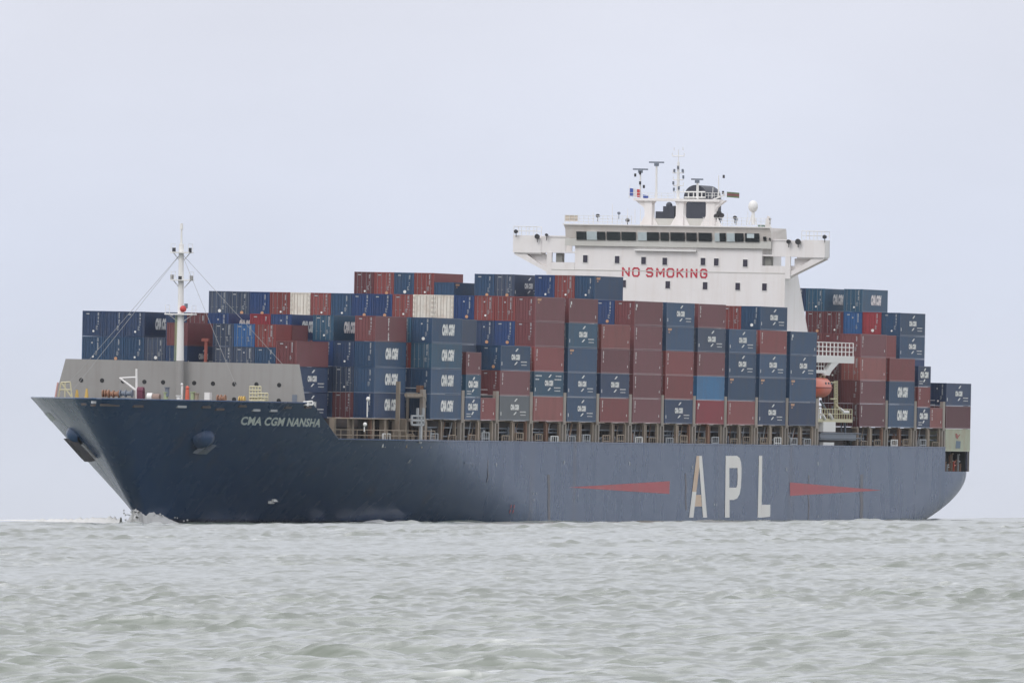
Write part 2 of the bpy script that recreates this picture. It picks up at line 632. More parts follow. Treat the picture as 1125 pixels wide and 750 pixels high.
HULLM = hull_material()

def build_hull():
    ws = list(np.linspace(-2.6, AFTD, 18)) + list(np.linspace(AFTD, MAIN, 6))[1:] + list(np.linspace(MAIN, FCS, 9))[1:]
    n1, n2, n3, n4 = 44, 6, 46, 14
    def us(w):
        s0 = stem_u(w)
        r = [s0 + (-36.0 - s0) * (k / n1) ** 2.3 for k in range(n1)]
        ue = -23.5 if w <= MAIN else -23.5 - 11.4 * min((w - MAIN) / (FCS - MAIN), 1.0)
        r += [-36.0 + (ue + 36.0) * k / n2 for k in range(n2)]
        r += [ue + (228.6 - ue) * k / n3 for k in range(n3)]
        te = tail_u(w)
        r += [228.6 + (te - 228.6) * (1 - (1 - k / n4) ** 1.8) for k in range(n4 + 1)] if te > 229 else \
             [228.6 - (228.6 - te) * k / n4 for k in range(n4 + 1)]
        return r
    ncol = n1 + n2 + n3 + n4 + 1
    m = MB()
    ids = {}
    for side in (1, -1):
        for i, w in enumerate(ws):
            row = us(w)
            te = tail_u(w)
            for j, u in enumerate(row):
                if w > MAIN + 0.01 and j > n1 + n2: continue
                if AFTD + 0.01 < w <= MAIN + 0.01 and j > n1 + n2 + n3: continue
                if te <= 229:
                    # the run aft is cut short: squeeze the last columns onto the counter
                    u = min(u, te)
                if j == 0 and side == -1:
                    ids[(side, i, j)] = ids[(1, i, 0)]
                else:
                    ids[(side, i, j)] = m.pts([(u, side * breadth(u, w) if j else 0.0, w)])
    for side in (1, -1):
        for i in range(len(ws) - 1):
            for j in range(ncol - 1):
                k = [(side, i, j), (side, i, j + 1), (side, i + 1, j + 1), (side, i + 1, j)]
                if all(q in ids for q in k):
                    m.f.append([ids[q] for q in k])
    for i in range(len(ws) - 1):          # counter and transom
        k = [(1, i, ncol - 1), (-1, i, ncol - 1), (-1, i + 1, ncol - 1), (1, i + 1, ncol - 1)]
        if all(q in ids for q in k):
            m.f.append([ids[q] for q in k])
    me = m.mesh('hull', HULLM, smooth=True)
    b = bmesh.new()
    b.from_mesh(me)
    bmesh.ops.remove_doubles(b, verts=b.verts, dist=0.002)
    bmesh.ops.recalc_face_normals(b, faces=b.faces)
    b.to_mesh(me)
    b.free()
    o = bpy.data.objects.new('hull', me)
    C.objects.link(o)
    o.parent = ship
    return o

hull = build_hull()

def deck_sheet(name, w, u0, u1, mat, n=40, inset=0.05):
    m = MB()
    a, b = [], []
    for k in range(n + 1):
        u = u0 + (u1 - u0) * k / n
        y = max(breadth(u, w) - inset, 0.02)
        a.append((u, y, w))
        b.append((u, -y, w))
    m.grid([a, b])
    return m.build(name, mat, ship)

deck_sheet('foredeck', 12.5, stem_u(12.5) + 0.3, -34.0, DARK)
deck_sheet('main_deck', 8.9, -36.0, 228.5, DARK)
deck_sheet('mooring_deck', 6.75, 228.0, 241.0, DARK, n=8)
m = MB()                                                  # end of the raised forecastle
bb = breadth(-33.0, 9.0) - 0.4
bt = breadth(-33.0, 12.4) - 0.3
m.prism([(-33.0, -bb, 8.95), (-33.0, bb, 8.95), (-33.0, bt, 12.45), (-33.0, -bt, 12.45)], (0.25, 0, 0))
m.build('forecastle_bulkhead', GREY, ship)

# rail along the top of the bulwark
for side in (1, -1):
    m = MB()
    ps = []
    for k in range(41):
        u = stem_u(FCS) + (-36.0 - stem_u(FCS)) * (k / 40) ** 1.6
        ps.append((u, side * breadth(u, FCS), FCS + 0.05))
    u = -23.6
    ps.append((u, side * breadth(u, MAIN), MAIN + 0.06))
    ps += [(u, side * 19.88, MAIN + 0.06) for u in np.linspace(-10, 228.5, 30)]
    m.path(ps, 0.1, 5)
    m.build('bulwark_rail', HULLM, hull)

def on_hull(px, py, off=0.03):
    """where the line of sight through the photograph meets the port side of the hull"""
    v = 18.0
    for _ in range(40):
        u, w = uw(px, py, v)
        v += 0.6 * (breadth(u, w) + off - v)
    return u, w

# --- writing on the bow: laid along the plating, both sides
def bow_name():
    ua, wa = on_hull(259.5, 466.5)
    ub, wb = on_hull(348.0, 469.0)
    um, wm = (ua + ub) / 2, (wa + wb) / 2 + 0.5
    dbw = (breadth(um, wm + 0.5) - breadth(um, wm - 0.5)) * math.cos(AZ)      # flare carries the tops outboard
    dbu = (breadth(um + 0.5, wm) - breadth(um - 0.5, wm)) * math.cos(AZ) + math.sin(AZ)
    lean = (dbw - 0.27) / dbu                                             # keeps only the slope of the lettering itself
    def place(pts, fs, off, mat, name, side):
        xm = max(p[0] for p in pts)
        m = MB()
        o = []
        for x, y in pts:
            t = x / xm
            if side < 0: t = 1 - t
            u = ua + (ub - ua) * t - lean * (y - 0.45)
            w = wa + (wb - wa) * t + y
            o.append((u, side * (breadth(u, w) + off), w))
        m.pts(o)
        m.f = [list(q) for q in fs]
        m.build(name, mat, hull, norm=False)
    pts, fs = text_fit('CMA CGM NANSHA', 40.0, 0.95, bold=0.035, space=1.05)
    for side in (1, -1):
        place(pts, fs, 0.05, NAME_WHITE, 'bow_name', side)
    pts, fs = text_fit('CMA CGM NANSHA', 40.0, 0.95, bold=0.07, space=1.05)
    for side in (1,):
        place([(x, y * 1.1 - 0.06) for x, y in pts], fs, 0.025, NAME_BLUE, 'bow_name_outline', side)

bow_name()

# --- the big letters and the red wedges on the side
def side_shape(polys, mat, name, off=0.03, parent=None, v=HALF):
    m = MB()
    for poly in polys:
        m.face([(u, min(v, breadth(u, max(w, 0.2))) + off, w) for u, w in poly])
    return m.build(name, mat, parent or hull, norm=False)

def pxpoly(ps, x0=745, y0=490, sc=8.827):
    return [uw(x0 + x / sc, y0 + y / sc, HALF) for x, y in ps]

side_shape([pxpoly(q) for q in (
    [(172, 92), (198, 92), (199, 200), (170, 440), (129, 440)],
    [(166, 470), (214, 470), (222, 582), (153, 582)])], HULL_RUSTW, 'hull_letter')
side_shape([pxpoly(q) for q in (
    [(129, 440), (170, 440), (140, 690), (98, 690)],
    [(198, 92), (224, 92), (272, 690), (232, 690), (199, 200)])], HULL_WHITE, 'hull_letter')
side_shape([pxpoly(q) for q in (
    [(455, 92), (490, 92), (490, 690), (445, 690)],
    [(490, 92), (565, 92), (590, 112), (602, 150), (608, 210), (490, 210)],
    [(568, 210), (608, 210), (606, 300), (600, 400), (556, 400), (566, 370), (570, 300)],
    [(490, 400), (600, 400), (588, 465), (565, 505), (530, 519), (490, 519)])], HULL_WHITE, 'hull_letter')
side_shape([pxpoly(q) for q in ([(778, 92), (810, 92), (800, 690), (762, 690)], [(803, 565), (886, 565), (884, 682), (800, 690)])],
           HULL_WHITE, 'hull_letter')
side_shape([[uw(x, y, HALF) for x, y in ((624, 535.0), (735, 528.2), (734.5, 542.2))]], HULL_RED, 'red_wedge')
side_shape([[uw(x, y, HALF) for x, y in ((867, 529.6), (968, 538.2), (867, 544.4))]], HULL_RED, 'red_wedge')
# marks along the hull side: draught figures, frame marks, plating ledge
for x, y in ((544.6, 510.5), (760.2, 513), (863.5, 515.5), (463, 507), (619, 508), (691, 509), (898, 509)):
    side_shape([[uw(x + a, y + b, HALF) for a, b in ((-0.5, -2.0), (0.5, -2.0), (0.4, 1.8), (-0.6, 1.8))]], MARK_DIM, 'frame_mark')
for x, y in ((561.8, 556), (564.6, 556), (562, 561.5), (564.8, 561.5)):
    side_shape([[uw(x + a, y + b, HALF) for a, b in ((-0.4, -1.8), (0.4, -1.8), (0.4, 1.8), (-0.4, 1.8))]], HULL_RED, 'draught_mark')
for x, y in ((585.5, 542), (588.6, 542), (585.6, 549), (634, 544), (784, 554), (786.2, 554), (898, 567)):
    side_shape([[uw(x + a, y + b, HALF) for a, b in ((-0.35, -1.2), (0.35, -1.2), (0.35, 1.2), (-0.35, 1.2))]], MARK_DIM, 'draught_mark')
for (x0, x1, y0, y1, sl) in ((535, 536.5, 505, 530, 0), (601, 605.5, 521, 571, 0), (752, 754.5, 520, 560, 0), (887, 889, 522, 572, 0),
                             (944, 950, 521, 572, 0), (1013, 1018, 524, 560, -2), (1031, 1034, 522, 550, -2)):
    wob = [0.3 * math.sin(k * 1.7 + x0) for k in range(7)]
    pl = [uw(x0 + wob[k] + sl * k / 6, y0 + (y1 - y0) * k / 6, HALF) for k in range(7)] + \
         [uw(x1 - (x1 - x0) * 0.45 + wob[6 - k] * 1.5 + sl * (6 - k) / 6, y0 + (y1 - y0) * (6 - k) / 6, HALF) for k in range(7)]
    if x0 < 1000:
        side_shape([pl], material('old_rust_run', (0.080, 0.070, 0.078), 0.35, dirt=0.9, dirt_col=(0.035, 0.06, 0.10), dirt_scale=0.5), 'rust_run', 0.02)
m = MB()
m.box((14, HALF - 0.02, 7.22), (228, HALF + 0.018, 7.38))
m.build('plating_ledge', HULLM, hull)
m = MB()
for x, y in ((299, 551.5), (303, 549.5)):
    u, w = on_hull(x, y)
    v = breadth(u, w)
    m.box((u - 1.0, v - 0.2, w - 0.15), (u + 1.0, v + 0.06, w + 0.15))
m.build('thruster_mark', MARK, hull)

# fairleads cut in the bulwark
for x, y in ((92, 444), (110, 444.6), (126, 445.6), (151, 446), (168, 443), (199, 446.6), (226, 447), (241, 449.5), (266, 446), (281, 450.5), (300, 451), (316, 447.6), (338, 447)):
    u, w = on_hull(x, y, 0.0)
    v = breadth(u, w)
    dv = (breadth(u + 1, w) - v)
    m = MB()
    m.prism([(u - 0.55, v - 0.55 * dv - 0.15, w - 0.13), (u + 0.55, v + 0.55 * dv - 0.15, w - 0.13), (u + 0.55, v + 0.55 * dv - 0.15, w + 0.13), (u - 0.55, v - 0.55 * dv - 0.15, w + 0.13)], (-0.05, 0.27, 0.0))
    m.build('fairlead', MARK_DIM if x in (199, 281, 168, 300) else HATCH, hull)

# anchors in their bolsters
def anchor(side):
    bo = MB()
    u0, w0 = -46.4, 9.55
    v0 = breadth(u0, w0)
    n = 14
    rows = []
    for k in range(7):
        t = k / 6
        r = math.cos(t * math.pi / 2)
        rows.append([(u0 + 1.9 * r * math.cos(p) - 0.25 * t, side * (v0 - 0.5 + 1.55 * math.sin(t * math.pi / 2) - 0.30 * r * math.cos(p) * -1 * 1.0), w0 + 0.25 + 1.35 * r * math.sin(p))
                     for p in [2 * math.pi * q / n for q in range(n + 1)]])
    bo.grid(rows)
    o = bo.build('anchor_bolster', HULLM, hull, smooth=True)
    def q(du, w, off):
        return (u0 + du, side * (breadth(u0 + du, w) + off), w)
    a = MB()
    sh = (0, side * (0.8 if side < 0 else 0.5), -0.12)
    if side < 0:
        a.tube(q(-0.2, 9.6, 0.75), q(0.0, 7.2, 0.75), 0.27)
        a.prism([q(-2.0, 6.9, 0.45), q(2.0, 6.9, 0.45), q(1.7, 8.0, 0.45), q(-1.7, 8.0, 0.45)], sh)
        for s in (-1, 1):
            a.prism([q(s * 0.75, 7.5, 0.5), q(s * 2.0, 7.15, 0.5), q(s * 1.7, 8.3, 0.5), q(s * 1.2, 9.4, 0.6)], sh)
        a.build('anchor', DARK, ship)
    else:
        a.tube(q(0.3, 9.2, 0.9), q(0.3, 8.1, 0.9), 0.2)
        a.prism([q(-0.4, 8.0, 0.5), q(1.1, 8.0, 0.5), q(1.0, 8.45, 0.6), q(-0.3, 8.45, 0.6)], sh)
        for s in (-1, 1):
            a.prism([q(0.35 + s * 0.35, 8.3, 0.5), q(0.35 + s * 0.75, 8.1, 0.5), q(0.35 + s * 0.7, 9.0, 0.7)], sh)
        a.build('anchor', BLUEGREY, ship)

anchor(1)
anchor(-1)

# --- breakwater across the forecastle
BW = bay_u(1) - 2.5
m = MB()
pl = [vw(72, 394, BW), vw(328, 400, BW), vw(335, 445, BW), vw(59, 441, BW)]
m.prism([(BW, v, w) for v, w in pl], (0.35, 0, 0))
bw = m.build('breakwater', GREY, ship)
for x, y in ((89, 417.4), (112, 417.8), (135, 418.5), (158.5, 419.3), (179, 419.7), (213.2, 420.6), (233.8, 421.2), (257.2, 421.7), (281.6, 422.1), (306.5, 422.8), (257, 438.6), (306, 440)):
    v, w = vw(x, y, BW)
    MB().tube((BW - 0.03, v, w), (BW + 0.02, v, w), 0.25, n=14).build('porthole', BLACK, bw)
m = MB()
v, w = vw(323.5, 437.5, BW)
m.box((BW - 0.06, v - 0.28, w - 0.75), (BW - 0.01, v + 0.28, w + 0.4))
m.build('doorway', BLUEGREY, bw)
m = MB()
for k in range(-5, 6):
    m.prism([(BW + 0.36, k * 2.4, 12.6), (BW + 2.0, k * 2.4, 12.6), (BW + 0.36, k * 2.4, 17.6)], (0, 0.1, 0))
m.build('bracket', GREY, bw)

# --- foremast
FM = BW - 1.0
def fmp(x, y, du=0.0):
    v, w = vw(x, y, FM + du)
    return (FM + du, v, w)
m = MB()
m.tube(fmp(197.2, 440), fmp(197.6, 396), 0.46, 0.46, n=14)
mast = m.build('foremast', GREY, ship, smooth=False)
m = MB()
m.tube(fmp(197.6, 396), fmp(198.6, 344), 0.44, 0.36, n=14)
m.tube(fmp(198.6, 344), fmp(199.6, 268), 0.34, 0.27, n=14)
m.tube(fmp(199.6, 268), fmp(199.9, 252), 0.13, 0.1, n=8)
m.tube(fmp(199.9, 252), fmp(200.0, 245.5), 0.2, 0.16, n=8)
m.build('mast_pole', WHITE_CLEAN, mast)
for x0, x1, y, h in ((183, 214, 344, 0.16), (189.5, 211, 307, 0.12), (189.5, 210.5, 276.5, 0.14)):
    v0, w = vw(x0, y, FM)
    v1, _ = vw(x1, y, FM)
    m = MB()
    m.box((FM - 0.8, v0, w - h), (FM + 0.8, v1, w))
    for s in (v0 + 0.1, v1 - 0.1):
        m.tube((FM, s, w - 0.05), (FM, (v0 + v1) / 2 + (0.3 if s > v0 + 0.5 else -0.3), w - 0.9), 0.05, n=5)
        for z in (0.45, 0.9):
            m.tube((FM - 0.75, s, w + z), (FM + 0.75, s, w + z), 0.025, n=4)
        for uu in (-0.75, 0.75):
            m.tube((FM + uu, s, w), (FM + uu, s, w + 0.9), 0.03, n=4)
    m.build('mast_platform', WHITE_CLEAN, mast)
for x, y, mm in ((191.5, 274.3, DARK), (209, 274.5, DARK), (198, 305.5, DARK), (204.5, 335.6, BLUEGREY), (189.3, 303.8, GREY), (210.6, 305, GREY)):
    p = fmp(x, y, -0.4)
    MB().tube((p[0], p[1], p[2] - 0.3), (p[0], p[1], p[2] + 0.22), 0.2, n=10).build('navigation_light', mm, mast)
p = fmp(201.3, 339.3, -0.6)
MB().ball(p, 0.38, 14, 9).build('round_horn', RED, mast, smooth=True)
m = MB()
for s in (192.0, 193.6):
    m.tube(fmp(s, 396, -0.2), fmp(s + 0.8, 345, -0.2), 0.045, n=4)
for k in range(24):
    y = 345 + 51 * k / 23
    m.tube(fmp(192.9 - (y - 345) / 60, y, -0.2), fmp(194.3 - (y - 345) / 60, y, -0.2), 0.03, n=4)
m.build('ladder', GREENISH, mast)
for a, b, uu in (((198.6, 279), (66, 432), BW - 4.5), ((198.8, 279), (77, 432), BW - 7.5), ((200.2, 279), (259, 424), BW - 3.0), ((200.3, 279), (334, 426), BW + 1.0)):
    v, w = vw(b[0], b[1], uu)
    MB().tube(fmp(*a), (uu, v, w), 0.024, n=5).build('stay', WIRE, mast)

# --- gear on the forecastle
def gp(x, y, u):
    v, w = vw(x, y, u)
    return (u, v, w)
GU = BW - 5.0
cr0 = MB()
cr0.tube(gp(150, 441, GU), gp(149.8, 405, GU), 0.17, 0.12)
cr0.tube(gp(150, 414.2, GU), gp(131, 415.2, GU), 0.09, 0.08)
cr0.tube(gp(149.5, 429, GU), gp(131.5, 415, GU), 0.13, 0.11)
cr0.build('stores_crane', WHITE_CLEAN, ship)
for x0, x1, y0, mm, nm in ((113, 119, 428, RUSTY, 'windlass'), (119.5, 130.5, 428.5, RUSTY, 'windlass'), (132, 145, 428, BLUEGREY, 'mooring_winch'), (239, 247, 433.5, RUSTY, 'mooring_winch'), (263, 268, 435, YELLOW, 'mooring_winch')):
    m = MB()
    c0, c1 = gp(x0, y0 + 5, GU - 2), gp(x1, y0 + 5, GU - 2)
    r = 0.42
    m.tube((c0[0], c0[1] + 0.15, c0[2] + 0.1), (c1[0], c1[1] - 0.15, c0[2] + 0.1), r * 0.62, n=14)
    for t in (0.0, 0.45, 1.0):
        y = c0[1] + (c1[1] - c0[1]) * t
        m.tube((c0[0], y - 0.06, c0[2] + 0.1), (c0[0], y + 0.06, c0[2] + 0.1), r, n=16)
    m.box((c0[0] - 0.9, c0[1], c0[2] - 1.2), (c0[0] + 0.9, c1[1], c0[2] - 0.4))
    m.build(nm, mm, ship)
for x0, x1, y in ((162, 167.5, 436), (168, 175.5, 437)):
    a, b = gp(x0, y, GU - 1), gp(x1, y, GU - 1)
    MB().tube(a, b, 0.46, n=18).build('hawser_reel', WHITE_CLEAN if x0 < 165 else material('brown_rope', (0.3, 0.22, 0.19), 0.9), ship)
m = MB(); a = gp(154.5, 429, GU - 0.5); m.box((a[0] - 0.5, a[1] - 0.3, a[2] - 1.2), (a[0] + 0.5, a[1] + 0.35, a[2] - 0.1)); m.tube((a[0], a[1] - 0.35, a[2]), (a[0], a[1] + 0.35, a[2]), 0.42, n=14); m.build('covered_winch', MAROON_GEAR, ship)
m = MB(); a = gp(84.3, 431, GU); m.tube((a[0], a[1], a[2] - 1.3), (a[0], a[1], a[2] + 0.3), 0.33, 0.12, n=10); m.build('vent_cowl', YELLOW, ship)
m = MB(); a = gp(95, 430, GU); m.tube((a[0], a[1], a[2] - 1.3), (a[0], a[1], a[2] + 0.35), 0.33, 0.1, n=10); m.build('vent_cowl', YELLOW, ship)
m = MB()
for xa, ya, xb, yb in ((64, 437, 67, 420), (79, 437, 77, 419.5), (67, 420, 77, 419.5), (66, 428, 78, 428), (67, 420, 79, 437), (71, 437, 71.5, 420)):
    m.tube(gp(xa, ya, GU - 1), gp(xb, yb, GU - 1), 0.09, n=5)
m.build('mooring_frame', PALE_YELLOW, ship)
m = MB(); a = gp(60.5, 437, GU - 1); b = gp(63.5, 420, GU - 1); m.tube(a, b, 0.12, n=6); m.build('jackstaff_post', material('pink_primer', (0.6, 0.36, 0.33), 0.6), ship)
def frame_box(x0, y0, x1, y1, nm, mat, nx=3, nz=3):
    p, q = gp(x0, y0, GU), gp(x1, y1, GU)
    m = MB()
    for uu in (GU - 0.6, GU + 0.6):
        for k in range(nx + 1):
            y = p[1] + (q[1] - p[1]) * k / nx
            m.tube((uu, y, p[2] - 0.4), (uu, y, q[2]), 0.06, n=5)
        for k in range(nz + 1):
            z = p[2] + (q[2] - p[2]) * k / nz
            m.tube((uu, p[1], z), (uu, q[1], z), 0.085, n=5)
    m.box((GU - 0.5, p[1] + 0.1, p[2] - 0.4), (GU + 0.5, q[1] - 0.1, p[2] + (q[2] - p[2]) * 0.3))
    m.build(nm, mat, ship)
frame_box(275.5, 440, 285, 424.6, 'deck_cage', PALE_YELLOW, 3, 4)
frame_box(285.2, 440, 292.5, 432, 'deck_cage', PALE_YELLOW, 2, 2)
m = MB(); a = gp(225.6, 439, GU - 1); b = gp(231.6, 431, GU - 1); m.box((GU - 1.5, a[1], a[2]), (GU - 0.6, b[1], b[2])); m.build('deck_locker', WHITE_CLEAN, ship)
m = MB(); a = gp(205.6, 432, GU); m.tube((a[0], a[1], a[2] - 0.9), (a[0], a[1], a[2] + 0.45), 0.27, 0.2, n=10); m.ball((a[0], a[1], a[2] + 0.62), 0.22, 10, 6); m.build('orange_figure', ORANGE, ship)  # plain stand-in for an orange figure that looks like a crew member
m = MB(); a = gp(199.8, 430, GU); m.tube((a[0], a[1], a[2] - 1.0), (a[0], a[1], a[2] + 0.75), 0.13, n=8); m.ball((a[0] - 0.1, a[1], a[2] + 0.8), 0.16, 8, 6); m.build('goose_neck_vent', WHITE_CLEAN, ship)
for x, y, mm in ((211.5, 433.5, GREENISH), (182, 434, GREENISH), (183.5, 428.5, BLUEGREY), (216, 435, BEIGE), (196, 437.5, MARK)):  # first one takes the hi-vis green beside the orange figure
    a = gp(x, y, GU - 1.5)
    m = MB()
    m.tube((a[0], a[1], a[2] - 0.7), (a[0], a[1], a[2] + 0.25), 0.24, n=10)
    m.tube((a[0], a[1], a[2] + 0.25), (a[0], a[1], a[2] + 0.35), 0.34, n=10)
    m.build('mooring_bitt', mm, ship)
m = MB()
for xa, ya, xb, yb in ((333, 441.5, 343, 440.5), (343, 440.5, 343.5, 444), (333, 444.6, 343.5, 444.4), (338, 441, 338, 446)):
    m.tube(gp(xa, ya, -36.2), gp(xb, yb, -36.2), 0.09, n=5)
m.build('side_rail', MARK, ship)
m = MB()
a = gp(225.5, 396, BW + 1.2); b = gp(226.5, 374, BW + 1.2)
m.tube((a[0], a[1], a[2] - 1.5), b, 0.2, n=8)
m.box((b[0] - 0.3, b[1] - 0.45, b[2] - 0.1), (b[0] + 0.3, b[1] + 0.3, b[2] + 0.25))
m.build('crane_post', material('brick_post_paint', (0.3, 0.08, 0.06), 0.6), ship)

# ------------------------------------------------------------------ hatches, posts, rails and lashing bridges on the main deck
BAYS = [2, 3, 4, 5, 6, 7, 8, 9, 10, 11, 12, 13, 14, 15, 16, 17]
for i in BAYS:
    u0 = bay_u(i)
    hv = 15.2 if i == 2 else 17.6
    m = MB()
    m.box((u0 + 0.1, -hv, 8.95), (u0 + 12.1, hv, 11.2))
    m.box((u0 - 0.2, -hv - 0.4, 11.2), (u0 + 12.4, hv + 0.4, 12.1))
    for k in range(9):
        uu = u0 + 0.6 + k * 1.36
        m.box((uu, hv, 9.0), (uu + 0.25, hv + 0.35, 11.2))
    m.box((u0 + 0.1, hv, 10.2), (u0 + 12.1, hv + 0.22, 10.36))
    m.build('hatch_cover', HATCH, ship)
    # clutter between the coaming and the rail: pipes, lashing bins
    if i > 2:
        for mat_, num, nm in ((BLUEGREY, 5, 'deck_piping'), (RUSTY, 4, 'lashing_bin'), (MARK_DIM, 3, 'deck_fitting'), (HATCH, 4, 'ventilator')):
            for k in range(num):
                m = MB()
                uu = u0 + rnd.uniform(0.3, 11.4)
                hh = rnd.uniform(0.5, 2.6)
                vv = 17.95 + rnd.uniform(0.0, 0.9)
                m.box((uu, vv, 8.95), (uu + rnd.uniform(0.15, 0.8), vv + 0.3, 8.95 + hh))
                m.build('valve_box' if nm == 'deck_piping' else nm, mat_, ship)
            if nm == 'deck_piping':
                for z in (10.5 + rnd.uniform(-0.3, 0.5), 11.3):
                    MB().tube((u0 - 0.9, 18.9, z), (u0 + 13, 18.9, z), 0.1, n=5).build('deck_pipe', mat_, ship)
        for k in range(3):
            ua = u0 + rnd.uniform(0.5, 9.5)
            MB().tube((ua, 19.0, 9.0), (ua + rnd.uniform(1.2, 2.4), 19.0, 12.0), 0.07, n=5).build('lashing_rod', [BEIGE, RUSTY, MARK_DIM][k], ship)
    pv = 16.6 if i == 2 else min(19.25, breadth(u0, 9.5) - 0.65)
    if i >= 2:
        offs = (0.15, 6.1, 11.75)
        for k, du in enumerate(offs):
            m = MB()
            uu = u0 + du
            wd = 0.22 if k != 1 else 0.26
            for s in (1, -1):
                pass
            m.box((uu - wd, pv + 0.12, 8.95), (uu + wd, pv + 0.42, 12.0))
            if k == 1:
                m.box((uu + wd + 0.5, pv + 0.1, 8.95), (uu + wd + 0.75, pv + 0.35, 12.0))
            m.box((uu - wd - 0.25, pv - 0.4, 12.0), (uu + wd + 0.25, pv + 0.35, 12.22))
            m.build('container_post', [BEIGE, BEIGE, RUSTY, BEIGE, BEIGE][(i + k) % 5], ship)
    for s in (0, 1):
        m = MB()
        ua = u0 + 1.6 + s * 6.2 + rnd.uniform(-0.4, 0.4)
        rv = min(19.75, breadth(ua, 9.5) - 0.2)
        hh = 10.75 + rnd.uniform(-0.3, 0.1)
        for k in range(4):
            m.tube((ua + k * 0.95, rv, 8.95), (ua + k * 0.95, rv, hh), 0.12 if k in (0, 3) else 0.06, n=5)
        for z in (hh - 0.7, hh):
            m.tube((ua - 0.02, rv, z), (ua + 2.87, rv, z), 0.07, n=4)
        m.build('side_rail', [MARK_DIM, BEIGE, MARK_DIM, BEIGE, BEIGE, BEIGE, MARK][(i * 3 + s * 2) % 7], ship)

# lashing bridges in the gaps between the bays
for i in [2, 3, 4, 5, 6, 7, 8, 9, 10, 11, 12, 13, 14, 15, 16, 17]:
    ug = bay_u(i) + 12.2 + 0.9
    top = 15.6
    m = MB()
    for s in (1, -1):
        lv = min(19.9, breadth(ug, 9.2) - 0.08)
        a, b = sorted((s * (lv - 0.4), s * lv))
        m.box((ug - 0.55, a, 11.9), (ug + 0.55, b, top))
        for du in (-0.62, 0.62):
            m.box((ug + du - 0.2, a, 8.95), (ug + du + 0.2, b, 11.9))
        m.box((ug - 0.7, min(s * (lv - 0.5), s * (lv + 0.05)), 12.1), (ug + 0.7, max(s * (lv - 0.5), s * (lv + 0.05)), 12.3))
    m.box((ug - 0.3, -19.5, 11.9), (ug + 0.3, 19.5, 12.15))
    m.box((ug - 0.3, -19.5, 14.6), (ug + 0.3, 19.5, 14.75))
    for k in range(9):
        y = -17.4 + k * 4.35
        m.box((ug - 0.15, y - 0.12, 8.95), (ug + 0.15, y + 0.12, 14.6))
    b = m.build('lashing_bridge', material('pale_buff_paint', (0.32, 0.285, 0.25), 0.6, dirt=0.5, dirt_col=(0.24, 0.15, 0.1), dirt_scale=0.5, vary=0.15), ship)
    m = MB()
    for z in (15.2, 15.75):
        m.tube((ug, -18.6, z), (ug, 18.6, z), 0.04, n=4)
    m.build('bridge_rail', MARK, b)

# the wide gap ahead of the second bay of stacks: walkway, ladder and box
u0 = bay_u(2) + 12.3
m = MB()
for px, y0 in ((445.5, 419), (467.5, 421)):
    u, w = uw(px, 478, 19.2)
    gv = breadth(u, 9.4) - 0.9
    m.box((u - 0.24, gv, 8.95), (u + 0.24, gv + 0.4, uw(px, y0, 19.2)[1]))
u1, w1 = uw(446, 433, 19.2); u2, w2 = uw(467, 433, 19.2)
m.box((u1, 19.0, w1 - 0.25), (u2, 19.35, w1 + 0.12))
m.build('lashing_gantry', BEIGE, ship)
m = MB()
u2, w2 = uw(462, 431, 18.8)
m.box((u2 - 0.8, 18.5, w2), (u2 + 1.6, 19.0, w2 + 0.8))
m.build('lashing_bin', RUSTY, ship)
m = MB()
for xa, xb, ya, yb in ((452, 465, 456.8, 466.4),):
    ua, wa = uw(xa, yb, 19.6); ub, wb = uw(xb, ya, 19.6)
    for t in (0, 0.5, 1):
        m.box((ua + (ub - ua) * t - 0.12, 19.5, wa), (ua + (ub - ua) * t + 0.12, 19.7, wb))
        m.box((ua, 19.5, wa + (wb - wa) * t - 0.1), (ub, 19.7, wa + (wb - wa) * t + 0.1))
ua, wa = uw(458.5, 448, 19.6); ub, wb = uw(464.5, 457, 19.6)
m.box((ua - 0.2, 19.5, wb), (ua + 0.25, 19.7, wa)); m.box((ub - 0.2, 19.5, wb), (ub + 0.25, 19.7, wa))
u3, w3 = uw(461.5, 484, 19.6)
m.box((u3 - 0.25, 19.5, w3 - 0.3), (u3 + 0.25, 19.7, wb))
m.build('boarding_gate', MARK_DIM, ship)
m = MB()
us_ = np.linspace(-24.0, 3.0, 16)
for u in us_:
    m.tube((u, breadth(u, 9.5) - 0.25, 9.72), (u, breadth(u, 9.5) - 0.25, 10.9), 0.07, n=5)
for z in (10.3, 10.9):
    m.path([(u, breadth(u, 9.5) - 0.25, z) for u in us_], 0.06, 4)
m.build('deck_edge_rail', BEIGE, ship)
for u in (-21.5, -17.5, -12.5, -9.5, -6.0, -3.5):
    v = breadth(u, 9.5) - 1.6
    MB().box((u - 0.35, v - 0.3, 8.95), (u + 0.35, v + 0.3, 12.1)).build('container_post', BEIGE, ship)
MB().box((-24.5, 15.5, 12.12), (-2.0, 17.6, 12.24)).build('lashing_walkway', BEIGE, ship)

for (ux, uy, yy) in ((403.5, 438, 458), (400, 466, 474), (525.5, 405, 440), (544, 411, 440)):
    u, w = uw(ux, uy, 18.9)
    m = MB()
    m.tube((u, 18.9, uw(ux, yy, 18.9)[1]), (u, 18.9, w), 0.07, n=5)
    m.ball((u - 0.1, 19.0, w), 0.24, 8, 6)
    m.build('flood_lamp', MARK, ship)

